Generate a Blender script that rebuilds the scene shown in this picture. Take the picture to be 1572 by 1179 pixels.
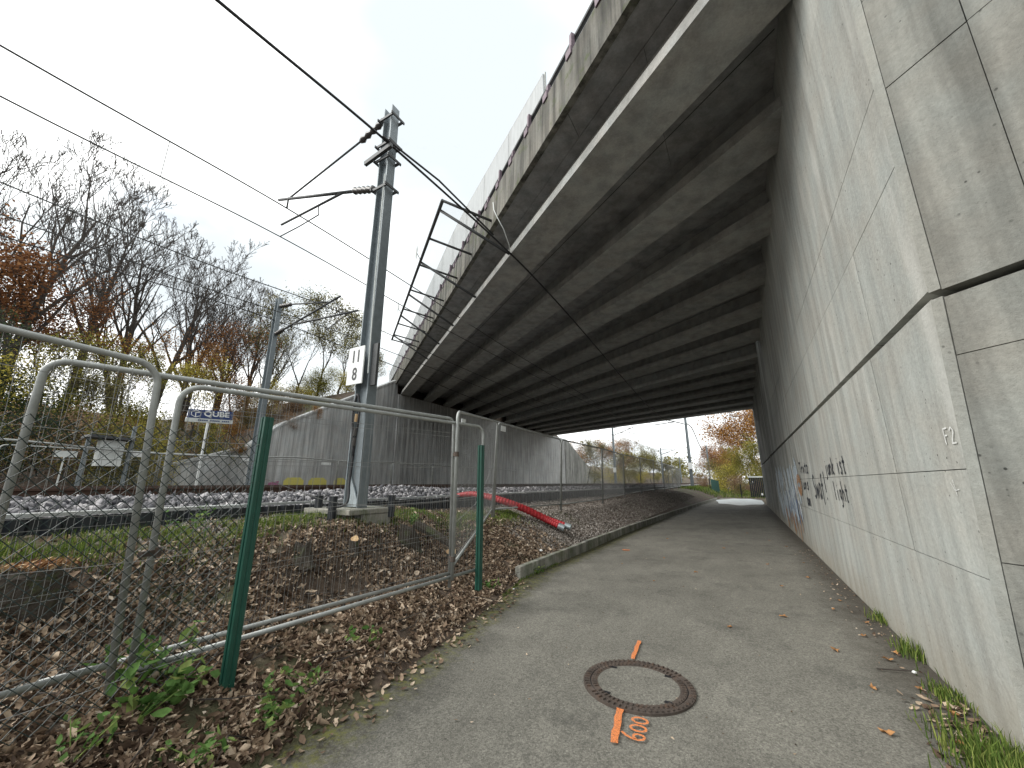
import bpy, bmesh, math, random
import numpy as np
from mathutils import Vector, Matrix
S = bpy.context.scene
for o in list(bpy.data.objects): bpy.data.objects.remove(o)
COL = S.collection
R = math.radians
random.seed(7); rng = np.random.default_rng(7)

# ---------------------------------------------------------------- camera, sky, sun, exposure
cam = bpy.data.objects.new('camera', bpy.data.cameras.new('camera')); COL.objects.link(cam)
cam.location = (0, 0, 1.5); cam.rotation_euler = (R(90+14.17), 0, R(29.91))
cam.data.sensor_width = 36; cam.data.lens = 36*600/1572; cam.data.clip_start = .05; cam.data.clip_end = 3000
S.camera = cam
SUN_EL, SUN_AZ = 38, 232          # azimuth clockwise from +Y
w = bpy.data.worlds.new("World"); S.world = w; w.use_nodes = True
nt = w.node_tree; nt.nodes.clear()
def wn(t, **k):
    n = nt.nodes.new(t)
    for a, b in k.items(): setattr(n, a, b)
    return n
sky = wn('ShaderNodeTexSky', sky_type='NISHITA', sun_disc=False, sun_elevation=R(SUN_EL), sun_rotation=R(SUN_AZ))
sky.air_density = 1.0; sky.dust_density = 2.0
tc = wn('ShaderNodeTexCoord')
mp = wn('ShaderNodeMapping'); mp.inputs['Scale'].default_value = (1.0, 1.0, 2.2); mp.inputs['Location'].default_value = (14, 3, 1)
nz = wn('ShaderNodeTexNoise'); nz.inputs['Scale'].default_value = 1.5; nz.inputs['Detail'].default_value = 5; nz.inputs['Roughness'].default_value = .42
nz2 = wn('ShaderNodeTexNoise'); nz2.inputs['Scale'].default_value = 3.2; nz2.inputs['Detail'].default_value = 5
cr = wn('ShaderNodeValToRGB')
cr.color_ramp.elements[0].position = .36; cr.color_ramp.elements[0].color = (6.0, 6.5, 6.8, 1)
cr.color_ramp.elements[1].position = .55; cr.color_ramp.elements[1].color = (12.5, 12.7, 12.6, 1)
e = cr.color_ramp.elements.new(.46); e.color = (7.6, 8.1, 8.3, 1)
cr2 = wn('ShaderNodeValToRGB')
cr2.color_ramp.elements[0].position = .62; cr2.color_ramp.elements[0].color = (0, 0, 0, 1)
cr2.color_ramp.elements[1].position = .78; cr2.color_ramp.elements[1].color = (.5, .5, .5, 1)
mx = wn('ShaderNodeMixRGB'); bg = wn('ShaderNodeBackground'); bg.inputs['Strength'].default_value = .1
wo = wn('ShaderNodeOutputWorld')
L = nt.links.new
L(tc.outputs['Generated'], mp.inputs['Vector']); L(mp.outputs[0], nz.inputs['Vector']); L(mp.outputs[0], nz2.inputs['Vector'])
L(nz.outputs['Fac'], cr.inputs[0]); L(nz2.outputs['Fac'], cr2.inputs[0]); L(cr2.outputs[0], mx.inputs[0])
L(cr.outputs[0], mx.inputs[1]); L(sky.outputs[0], mx.inputs[2]); L(mx.outputs[0], bg.inputs['Color']); L(bg.outputs[0], wo.inputs[0])
sl = bpy.data.lights.new('sun', 'SUN'); sl.energy = 2.2; sl.angle = R(35); sl.color = (1, .97, .92)
so = bpy.data.objects.new('sun', sl); COL.objects.link(so)
sd = Vector((math.sin(R(SUN_AZ))*math.cos(R(SUN_EL)), math.cos(R(SUN_AZ))*math.cos(R(SUN_EL)), math.sin(R(SUN_EL))))
so.rotation_euler = sd.to_track_quat('Z', 'Y').to_euler(); so.location = sd*60
S.view_settings.view_transform = 'Standard'; S.view_settings.look = 'None'
S.view_settings.exposure = .62; S.view_settings.gamma = 1; S.view_settings.use_curve_mapping = False
S.render.engine = 'CYCLES'
S.cycles.max_bounces = 6; S.cycles.diffuse_bounces = 4; S.cycles.transparent_max_bounces = 8

# ---------------------------------------------------------------- materials
class NT:
    def __init__(s, name):
        s.m = bpy.data.materials.new(name); s.m.use_nodes = True
        s.t = s.m.node_tree; s.b = s.t.nodes['Principled BSDF']; s.out = s.t.nodes['Material Output']
        s.pos = s.n('ShaderNodeNewGeometry')
    def n(s, t, **k):
        x = s.t.nodes.new(t)
        for a, b in k.items(): setattr(x, a, b)
        return x
    def l(s, a, b): s.t.links.new(a, b)
    def noise(s, scale, detail=4, rough=.55, stretch=None, src=None):
        v = src or s.pos.outputs['Position']
        if stretch is not None:
            mp = s.n('ShaderNodeMapping'); mp.inputs['Scale'].default_value = stretch; s.l(v, mp.inputs['Vector']); v = mp.outputs[0]
        x = s.n('ShaderNodeTexNoise'); x.inputs['Scale'].default_value = scale; x.inputs['Detail'].default_value = detail
        x.inputs['Roughness'].default_value = rough; s.l(v, x.inputs['Vector']); return x.outputs['Fac']
    def voro(s, scale, stretch=None, feature='F1'):
        v = s.pos.outputs['Position']
        if stretch is not None:
            mp = s.n('ShaderNodeMapping'); mp.inputs['Scale'].default_value = stretch; s.l(v, mp.inputs['Vector']); v = mp.outputs[0]
        x = s.n('ShaderNodeTexVoronoi', feature=feature); x.inputs['Scale'].default_value = scale; s.l(v, x.inputs['Vector']); return x
    def ramp(s, fac, stops):
        x = s.n('ShaderNodeValToRGB'); el = x.color_ramp.elements
        while len(el) < len(stops): el.new(.5)
        for q, (p, c) in zip(el, stops):
            q.position = p; q.color = (c, c, c, 1) if isinstance(c, (int, float)) else (*c, 1)
        s.l(fac, x.inputs[0]); return x.outputs[0]
    def mix(s, a, b, fac=1., mode='MULTIPLY'):
        x = s.n('ShaderNodeMixRGB', blend_type=mode)
        for i, v in ((0, fac), (1, a), (2, b)):
            if hasattr(v, 'is_output'): s.l(v, x.inputs[i])
            elif i == 0: x.inputs[0].default_value = v
            else: x.inputs[i].default_value = (*v, 1) if len(v) == 3 else v
        return x.outputs[0]
    def math(s, op, a, b=0.):
        x = s.n('ShaderNodeMath', operation=op)
        for i, v in ((0, a), (1, b)):
            if hasattr(v, 'is_output'): s.l(v, x.inputs[i])
            else: x.inputs[i].default_value = v
        return x.outputs[0]
    def col(s, c):
        if hasattr(c, 'is_output'): s.l(c, s.b.inputs['Base Color'])
        else: s.b.inputs['Base Color'].default_value = (*c, 1)
    def bump(s, h, strength=.3, dist=.01, prev=None):
        x = s.n('ShaderNodeBump'); x.inputs['Strength'].default_value = strength; x.inputs['Distance'].default_value = dist
        s.l(h, x.inputs['Height'])
        if prev: s.l(prev, x.inputs['Normal'])
        s.l(x.outputs[0], s.b.inputs['Normal']); return x.outputs[0]
    def fin(s, rough=.8, metal=0., spec=None):
        s.b.inputs['Roughness'].default_value = rough; s.b.inputs['Metallic'].default_value = metal
        if spec is not None: s.b.inputs['Specular IOR Level'].default_value = spec
        return s.m

def concrete(name, base, dark=.6, streak=.5, moss=0., pores=True, warm=(1, .98, .94), vert=True, rand=.08):
    m = NT(name)
    big = m.ramp(m.noise(.55, 6, .6), [(.3, dark+.12), (.62, 1.0)])
    st = m.ramp(m.noise(1.0, 5, .6, stretch=(5, 5, .28) if vert else (3, 3, 3)), [(.36, 1-streak), (.62, 1.0)])
    fine = m.ramp(m.noise(28, 4, .7), [(.25, .82), (.7, 1.06)])
    c = m.mix(m.mix(m.mix(base, big), st), fine)
    c = m.mix(c, m.ramp(m.noise(2.3, 4), [(.35, warm), (.65, (.97, 1, .99))]))
    if pores:
        v = m.voro(13); pm = m.ramp(v.outputs['Distance'], [(.075, .22), (.13, 1.0)])
        sel = m.ramp(m.noise(1.7, 3), [(.42, 0.), (.52, 1.)])
        c = m.mix(c, m.mix(pm, (1, 1, 1), sel, 'MIX'))
        v2 = m.voro(55); c = m.mix(c, m.ramp(v2.outputs['Distance'], [(.10, .72), (.2, 1.0)]), .7)
    if name == 'wall_concrete':      # run-off stains that hang below the main joint further along the wall
        sx = m.n('ShaderNodeSeparateXYZ'); m.l(m.pos.outputs['Position'], sx.inputs[0])
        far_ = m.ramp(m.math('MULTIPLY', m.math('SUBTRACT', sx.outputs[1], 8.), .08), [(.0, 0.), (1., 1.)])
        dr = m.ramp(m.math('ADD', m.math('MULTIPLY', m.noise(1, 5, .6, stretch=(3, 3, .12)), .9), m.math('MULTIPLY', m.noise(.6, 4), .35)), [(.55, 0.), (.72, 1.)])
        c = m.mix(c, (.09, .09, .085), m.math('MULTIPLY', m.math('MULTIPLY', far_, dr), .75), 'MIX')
        c = m.mix(c, (.62, .62, .58), m.math('MULTIPLY', m.ramp(m.noise(1, 4, .6, stretch=(1, 2.5, .5)), [(.56, 0.), (.7, 1.)]), .45), 'MIX')
        c = m.mix(c, (.30, .265, .20), m.math('MULTIPLY', m.ramp(m.math('ADD', m.math('MULTIPLY', sx.outputs[2], 1.3), m.math('MULTIPLY', m.noise(2.5, 5), .8)), [(.35, 1.), (.95, 0.)]), .55), 'MIX')
        sc = m.ramp(m.noise(1, 6, .8, stretch=(9, 9, 2.2)), [(.66, 0.), (.70, 1.)]); c = m.mix(c, (.16, .16, .15), m.math('MULTIPLY', sc, .6), 'MIX')
    if moss:
        c = m.mix(c, (.07, .09, .03), m.ramp(m.noise(3.1, 6, .7), [(.56-moss*.2, 0.), (.7, .8)]), 'MIX')
    oi = m.n('ShaderNodeObjectInfo')
    c = m.mix(c, m.ramp(oi.outputs['Random'], [(0., 1-rand), (1., 1+rand*.4)]))
    m.col(c)
    m.bump(m.math('ADD', m.noise(30, 5, .7), m.math('MULTIPLY', m.noise(3, 3), 1.5)), .5, .012)
    return m.fin(.88, spec=.25)

M = {}
M['wall'] = concrete('wall_concrete', (.475, .48, .455), .72, .24)
M['wall_dark'] = concrete('wing_concrete', (.325, .325, .30), .5, .42, moss=0)
M['strip'] = concrete('corner_concrete', (.39, .395, .37), .7, .3)
M['joint'] = concrete('joint_dark', (.05, .05, .05), pores=False)
M['soffit'] = concrete('soffit_concrete', (.37, .37, .375), .62, .35, pores=False, vert=False)
M['girder'] = concrete('girder_concrete', (.44, .44, .43), .72, .3, pores=False, vert=False, rand=.22)
M['parapet'] = concrete('parapet_concrete', (.26, .25, .225), .45, .75, moss=.1, pores=False)
M['abut'] = concrete('abutment_concrete', (.60, .605, .61), .6, .45, pores=False)
M['kerb'] = concrete('kerb_concrete', (.42, .41, .37), .6, .5, moss=.5)
M['slab'] = concrete('slab_concrete', (.36, .35, .31), .6, .2, moss=.2)
M['lid'] = concrete('lid_concrete', (.45, .46, .46), .7, .1)

m = NT('asphalt')
c = m.mix((.208, .199, .170), m.ramp(m.noise(.5, 5, .6), [(.3, .78), (.62, 1.06)]))
c = m.mix(c, m.ramp(m.noise(2.2, 6, .7, stretch=(1, .5, 1)), [(.3, .76), (.55, 1.0)]))
c = m.mix(c, m.ramp(m.noise(120, 3, .85), [(.3, .5), (.7, 1.5)]))
v = m.voro(80); c = m.mix(c, m.ramp(v.outputs['Color'], [(.1, .72), (.9, 1.25)]))
v = m.voro(19); c = m.mix(c, (.42, .41, .36), m.math('MULTIPLY', m.ramp(v.outputs['Distance'], [(.05, 1.), (.11, 0.)]), .55), 'MIX')
v = m.voro(7); c = m.mix(c, (.05, .045, .035), m.math('MULTIPLY', m.ramp(v.outputs['Distance'], [(.03, 1.), (.09, 0.)]), .5), 'MIX')
sx = m.n('ShaderNodeSeparateXYZ'); m.l(m.pos.outputs['Position'], sx.inputs[0])
off_ = m.math('MINIMUM', m.math('MAXIMUM', m.math('MULTIPLY', m.math('SUBTRACT', sx.outputs[1], 1.0), .17), 0.), .95)
dist = m.math('ADD', m.math('ADD', sx.outputs[0], 2.28), off_)      # distance from the left edge
edge = m.math('ADD', dist, m.math('MULTIPLY', m.noise(1.6, 6, .7), 1.8))      # damp left side
c = m.mix(c, m.ramp(m.math('MULTIPLY', edge, .5), [(.38, .5), (.72, 1.)]))
st = m.ramp(m.noise(1.3, 7, .75), [(.54, 0.), (.66, .42)])       # dark stains
c = m.mix(c, (.05, .05, .045), st, 'MIX')
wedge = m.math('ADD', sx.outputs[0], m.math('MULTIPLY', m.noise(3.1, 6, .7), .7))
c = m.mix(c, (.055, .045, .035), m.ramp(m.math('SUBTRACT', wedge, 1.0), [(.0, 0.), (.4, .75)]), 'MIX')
moss = m.math('ADD', m.math('MULTIPLY', dist, 1.5), m.math('MULTIPLY', m.noise(5, 7, .8), 1.1))
mm = m.math('MULTIPLY', m.ramp(moss, [(.70, 1.), (1.02, 0.)]), m.ramp(m.noise(17, 6, .85), [(.40, .15), (.56, .95)]))
c = m.mix(c, m.mix((.045, .04, .028), (.15, .15, .035), m.ramp(m.noise(9, 6, .8), [(.42, 0.), (.58, 1.)]), 'MIX'), mm, 'MIX')
m.col(c); m.bump(m.math('ADD', m.noise(140, 4, .8), m.math('MULTIPLY', m.noise(35, 3), .6)), .8, .008); M['asphalt'] = m.fin(.85, spec=.3)

m = NT('soil')
c = m.ramp(m.noise(9, 6, .7), [(.3, (.03, .022, .015)), (.5, (.085, .06, .042)), (.7, (.16, .12, .085))])
c = m.mix(c, (.075, .10, .03), m.ramp(m.noise(.35, 4), [(.56, 0.), (.66, .6)]), 'MIX')
m.col(c); m.bump(m.noise(22, 5, .7), .9, .04); M['soil'] = m.fin(.95)
m = NT('ballast_bed'); m.col(m.ramp(m.voro(14).outputs['Color'], [(.2, .10), (.8, .28)])); m.bump(m.voro(14).outputs['Distance'], .9, .05); M['bed'] = m.fin(.9)

def island(name, stops, rough=.85, extra=True, trans=0., spec=.3):
    m = NT(name); c = m.ramp(m.pos.outputs['Random Per Island'], stops)
    if extra: c = m.mix(c, m.ramp(m.noise(40, 3), [(.3, .75), (.7, 1.15)]))
    m.col(c)
    if trans:
        tr = m.n('ShaderNodeBsdfTranslucent'); m.l(c, tr.inputs[0]); ms = m.n('ShaderNodeMixShader'); ms.inputs[0].default_value = trans
        m.l(m.b.outputs[0], ms.inputs[1]); m.l(tr.outputs[0], ms.inputs[2]); m.l(ms.outputs[0], m.out.inputs[0])
    return m.fin(rough, spec=spec)
M['stone'] = island('ballast_stone', [(0, (.045, .045, .052)), (.35, (.12, .12, .13)), (.7, (.25, .24, .25)), (1, (.50, .48, .48))])
M['gravel'] = island('gravel_stone', [(0, (.10, .09, .08)), (.4, (.22, .19, .165)), (.8, (.36, .32, .28)), (1, (.52, .48, .44))])
M['litter'] = island('dead_leaf', [(0, (.04, .026, .018)), (.25, (.13, .085, .057)), (.5, (.25, .175, .118)), (.75, (.42, .32, .225)), (.92, (.58, .46, .34)), (1, (.72, .62, .50))], trans=.12)
M['yleaf'] = island('fallen_leaf_colour', [(0, (.40, .20, .05)), (.4, (.55, .32, .12)), (.7, (.30, .13, .06)), (1, (.62, .48, .25))], trans=.1)
M['chips'] = island('wood_chip', [(0, (.20, .08, .04)), (.4, (.42, .24, .12)), (.7, (.60, .45, .28)), (1, (.72, .62, .45))])
M['grass'] = island('grass_blade', [(0, (.05, .09, .014)), (.6, (.13, .20, .035)), (1, (.30, .33, .09))], trans=.25)
M['weed'] = island('weed_leaf', [(0, (.06, .13, .03)), (.6, (.13, .24, .06)), (1, (.33, .38, .12))], trans=.3)
for k, st in dict(
    yg=[(0, (.07, .08, .02)), (.5, (.20, .20, .04)), (1, (.42, .36, .07))],
    orange=[(0, (.12, .05, .015)), (.5, (.30, .14, .04)), (1, (.50, .28, .08))],
    brown=[(0, (.08, .03, .012)), (.5, (.20, .085, .035)), (1, (.34, .17, .07))],
    dark=[(0, (.012, .025, .012)), (.6, (.03, .055, .025)), (1, (.07, .10, .04))],
    olive=[(0, (.06, .06, .025)), (.5, (.15, .14, .05)), (1, (.28, .24, .09))],
    yellow=[(0, (.22, .19, .03)), (.5, (.46, .40, .06)), (1, (.62, .52, .14))],
    dry=[(0, (.10, .06, .035)), (.5, (.24, .15, .09)), (1, (.40, .28, .17))]).items():
    M['f_'+k] = island('foliage_'+k, st, extra=False, trans=.3)
m = NT('bark'); m.col(m.ramp(m.noise(7, 5, .7, stretch=(1, 1, .3)), [(.3, (.028, .023, .020)), (.7, (.085, .072, .06))])); m.bump(m.noise(20, 4), .6, .02); M['bark'] = m.fin(.95)
m = NT('cut_wood'); m.col(m.ramp(m.noise(14, 5, .7), [(.3, (.30, .17, .08)), (.7, (.62, .45, .25))])); M['cut'] = m.fin(.9)
m = NT('mossy_bark'); m.col(m.mix((.055, .045, .034), (.07, .095, .03), m.ramp(m.noise(6, 5, .7), [(.52, 0.), (.68, .8)]), 'MIX')); m.bump(m.noise(16, 5, .7), 1., .05); M['mbark'] = m.fin(.95)

def metal(name, c, rough=.5, metal_=.4, var=.25, rust=None):
    m = NT(name); x = m.mix(c, m.ramp(m.noise(9, 5, .65), [(.3, 1-var), (.7, 1+var*.4)]))
    if rust: x = m.mix(x, rust, m.ramp(m.noise(14, 5, .7), [(.5, 0.), (.7, .8)]), 'MIX')
    m.col(x); m.bump(m.noise(60, 3), .15, .003); return m.fin(rough, metal_)
M['tube'] = metal('galvanised_tube', (.37, .385, .37), .5, .35)
M['wire'] = metal('mesh_wire', (.34, .345, .34), .6, .3)
M['mast'] = metal('mast_steel', (.20, .23, .245), .55, .35, .2)
M['mast_edge'] = metal('mast_light', (.42, .47, .49), .5, .3)
M['dsteel'] = metal('dark_steel', (.075, .078, .08), .6, .4)
M['cable'] = metal('cable_black', (.022, .022, .025), .6, 0)
M['wirecu'] = metal('overhead_wire', (.06, .062, .06), .6, .2)
M['green'] = metal('green_post', (.012, .075, .052), .45, 0, .2)
M['chain'] = metal('green_mesh_wire', (.012, .028, .026), .5, 0, .1)
M['sheet'] = metal('black_sheet', (.018, .021, .026), .45, .1)
M['rail'] = metal('rail_steel', (.085, .05, .036), .8, .3, .3, rust=(.11, .05, .03))
M['railtop'] = metal('rail_head_steel', (.35, .34, .33), .3, .8)
M['iron'] = metal('cast_iron', (.095, .075, .062), .75, .2, .4, rust=(.12, .07, .045))
M['red'] = metal('red_plastic', (.40, .022, .028), .45, 0, .2)
M['pipe_end'] = metal('pipe_steel', (.40, .45, .46), .4, .6)
M['purple'] = metal('railing_post_paint', (.16, .115, .14), .6, .2)
M['insul'] = metal('insulator', (.06, .055, .052), .35, 0)
M['white'] = metal('white_paint', (.78, .80, .79), .5, 0, .08)
M['black'] = metal('black_paint', (.015, .015, .017), .5, 0)
M['blue'] = metal('sign_blue', (.035, .06, .17), .5, 0)
M['cab'] = metal('cabinet_paint', (.62, .65, .63), .5, 0, .15)
M['wood'] = metal('sleeper', (.20, .19, .175), .9, 0)
M['fencegreen'] = metal('far_green_panel', (.04, .12, .10), .6, 0)
m = NT('orange_spray'); m.col(m.mix((.78, .25, .08), m.ramp(m.noise(90, 3, .8), [(.3, .6), (.7, 1.1)])))
al = m.ramp(m.noise(130, 4, .85), [(.38, 0.), (.47, 1.)]); m.l(al, m.b.inputs['Alpha']); M['spray'] = m.fin(.7)
def spray(name, c, lo=.33):
    m = NT(name); m.col(c); m.l(m.ramp(m.noise(60, 4, .8), [(lo, 0.), (lo+.1, 1.)]), m.b.inputs['Alpha']); return m.fin(.7)
M['sp_black'] = spray('black_spray', (.03, .035, .045), .25); M['sp_white'] = spray('white_chalk', (.75, .76, .74))
M['sp_blue'] = spray('pale_blue_spray', (.46, .53, .58), .36); M['sp_navy'] = spray('navy_spray', (.08, .13, .27), .3)
M['sp_rust'] = spray('orange_graffiti', (.38, .20, .09), .42); M['sp_yellow'] = spray('yellow_graffiti', (.62, .56, .14), .2)
M['sp_pink'] = spray('pink_graffiti', (.40, .12, .25), .4)
m = NT('screen_glass'); m.col(m.mix((.50, .52, .52), m.ramp(m.noise(3, 4, .6, stretch=(4, 4, .5)), [(.3, .7), (.7, 1.)]))); m.b.inputs['Alpha'].default_value = .72; M['screen'] = m.fin(.4)
m = NT('fine_mesh'); m.col((.30, .36, .38))
br = m.n('ShaderNodeTexChecker'); br.inputs['Scale'].default_value = 30; m.l(m.pos.outputs['Position'], br.inputs[0])
m.b.inputs['Alpha'].default_value = .07; M['mesh_sheet'] = m.fin(.5)
m = NT('pale_sunlit_path'); m.col(m.mix((.62, .66, .67), m.ramp(m.noise(3, 5), [(.3, .7), (.7, 1.1)]))); M['sunpath'] = m.fin(.4, spec=.6)  # light concrete, with the brightness of sun on it painted into the colour
m = NT('streak_wet'); M['wet'] = spray('damp_stain', (.10, .10, .09), .45)

# ---------------------------------------------------------------- mesh helpers
class MB:
    def __init__(s): s.v = []; s.f = []
    def add(s, vs, fs):
        n = len(s.v); s.v.extend([tuple(q) for q in vs]); s.f.extend([tuple(i+n for i in f) for f in fs]); return s
    def hexa(s, p):     # 8 points: bottom 4 then top 4 (both counter-clockwise seen from above)
        return s.add(p, [(3, 2, 1, 0), (4, 5, 6, 7), (0, 1, 5, 4), (1, 2, 6, 5), (2, 3, 7, 6), (3, 0, 4, 7)])
    def box(s, x0, x1, y0, y1, z0, z1): return s.hexa([(x0, y0, z0), (x1, y0, z0), (x1, y1, z0), (x0, y1, z0), (x0, y0, z1), (x1, y0, z1), (x1, y1, z1), (x0, y1, z1)])
    def bar(s, a, b, w, h, up=(0, 0, 1)):
        a = Vector(a); b = Vector(b); d = (b-a).normalized(); u = Vector(up); x = d.cross(u)
        if x.length < 1e-4: x = d.cross(Vector((1, 0, 0)))
        x.normalize(); u = x.cross(d).normalized(); x = x*w/2; u = u*h/2
        return s.hexa([a-x-u, a+x-u, b+x-u, b-x-u, a-x+u, a+x+u, b+x+u, b-x+u])
    def tube(s, pts, r, n=8, cap=True):
        pts = [Vector(p) for p in pts]; rr = r if isinstance(r, (list, tuple)) else [r]*len(pts)
        base = len(s.v); prev = None
        for i, p in enumerate(pts):
            t = (pts[min(i+1, len(pts)-1)]-pts[max(i-1, 0)])
            if t.length < 1e-9: t = Vector((0, 0, 1))
            t.normalize()
            if prev is None:
                x = t.orthogonal().normalized()
            else:
                x = (prev - t*prev.dot(t)); x = x.normalized() if x.length > 1e-6 else t.orthogonal().normalized()
            prev = x; y = t.cross(x)
            for k in range(n):
                a = 2*math.pi*k/n; q = p + (x*math.cos(a)+y*math.sin(a))*rr[i]; s.v.append((q.x, q.y, q.z))
        for i in range(len(pts)-1):
            for k in range(n):
                a = base+i*n+k; b = base+i*n+(k+1) % n; s.f.append((a, b, b+n, a+n))
        if cap:
            s.f.append(tuple(base+k for k in reversed(range(n)))); e = base+(len(pts)-1)*n; s.f.append(tuple(e+k for k in range(n)))
        return s
    def build(s, name, mat, root=None, smooth=False):
        me = bpy.data.meshes.new(name); off = Vector(root.location) if root else Vector((0, 0, 0))
        if root and root.parent: off = Vector(root.parent.location)
        me.from_pydata([(a-off.x, b-off.y, c-off.z) for a, b, c in s.v], [], s.f); me.update()
        if mat: me.materials.append(mat)
        if smooth: me.shade_smooth()
        o = bpy.data.objects.new(name, me); COL.objects.link(o)
        if root: o.parent = root
        return o
def tag(o, label, cat, group=None):
    o['label'] = label; o['category'] = cat
    if group: o['group'] = group
    return o
def thing(name, loc, label, cat, group=None):
    o = bpy.data.objects.new(name, None); o.location = loc; o.empty_display_size = .2; COL.objects.link(o); return tag(o, label, cat, group)
def struct(o): o['kind'] = 'structure'; return o
def stuff(o): o['kind'] = 'stuff'; return o
def npmesh(name, V, F, mat, root=None):     # V (n,3), F (m,k) all faces k-gons
    me = bpy.data.meshes.new(name); V = np.asarray(V, np.float32); F = np.asarray(F, np.int32)
    if root is not None: V = V-np.array(root.location, np.float32)
    me.vertices.add(len(V)); me.vertices.foreach_set('co', V.ravel())
    me.loops.add(F.size); me.loops.foreach_set('vertex_index', F.ravel())
    me.polygons.add(len(F)); me.polygons.foreach_set('loop_start', np.arange(0, F.size, F.shape[1], dtype=np.int32))
    me.polygons.foreach_set('loop_total', np.full(len(F), F.shape[1], np.int32))
    me.update(calc_edges=True); me.validate()
    if mat: me.materials.append(mat)
    o = bpy.data.objects.new(name, me); COL.objects.link(o)
    if root is not None: o.parent = root
    return o
def rotmats(n, tilt, r=rng):
    a = r.uniform(0, 2*np.pi, n); b = r.normal(0, tilt, n); c = r.normal(0, tilt, n)
    ca, sa, cb, sb, cc, sc = np.cos(a), np.sin(a), np.cos(b), np.sin(b), np.cos(c), np.sin(c)
    Rz = np.zeros((n, 3, 3)); Rz[:, 0, 0] = ca; Rz[:, 0, 1] = -sa; Rz[:, 1, 0] = sa; Rz[:, 1, 1] = ca; Rz[:, 2, 2] = 1
    Rx = np.zeros((n, 3, 3)); Rx[:, 0, 0] = 1; Rx[:, 1, 1] = cb; Rx[:, 1, 2] = -sb; Rx[:, 2, 1] = sb; Rx[:, 2, 2] = cb
    Ry = np.zeros((n, 3, 3)); Ry[:, 1, 1] = 1; Ry[:, 0, 0] = cc; Ry[:, 0, 2] = sc; Ry[:, 2, 0] = -sc; Ry[:, 2, 2] = cc
    return Rz @ Rx @ Ry
def scatter(name, mat, bv, bf, P, scale, tilt=.4, jitter=0., root=None, sxyz=None):
    n = len(P); bv = np.asarray(bv, float); bf = np.asarray(bf)
    V = np.broadcast_to(bv, (n, *bv.shape)).copy()
    if jitter: V += rng.normal(0, jitter, V.shape)
    if sxyz is not None: V *= sxyz[:, None, :]
    V = np.einsum('nij,nkj->nki', rotmats(n, tilt), V)*np.asarray(scale).reshape(-1, 1, 1)+np.asarray(P)[:, None, :]
    F = (bf[None]+np.arange(n)[:, None, None]*len(bv)).reshape(-1, bf.shape[1])
    return npmesh(name, V.reshape(-1, 3), F, mat, root)
LEAF_V = [(-.5, 0, .06), (-.15, .26, .10), (.3, .2, .04), (.55, 0, .12), (.3, -.2, .10), (-.15, -.26, .02), (0, 0, -.04)]
LEAF_F = [(0, 6, 1), (1, 6, 2), (2, 6, 3), (3, 6, 4), (4, 6, 5), (5, 6, 0)]
_b = bmesh.new(); bmesh.ops.create_icosphere(_b, subdivisions=1, radius=.5)
ICO_V = [tuple(v.co) for v in _b.verts]; ICO_F = [tuple(v.index for v in f.verts) for f in _b.faces]; _b.free()
OCT_V = [(.5, 0, 0), (-.5, 0, 0), (0, .5, 0), (0, -.5, 0), (0, 0, .5), (0, 0, -.5)]
OCT_F = [(0, 2, 4), (2, 1, 4), (1, 3, 4), (3, 0, 4), (2, 0, 5), (1, 2, 5), (3, 1, 5), (0, 3, 5)]

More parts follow.
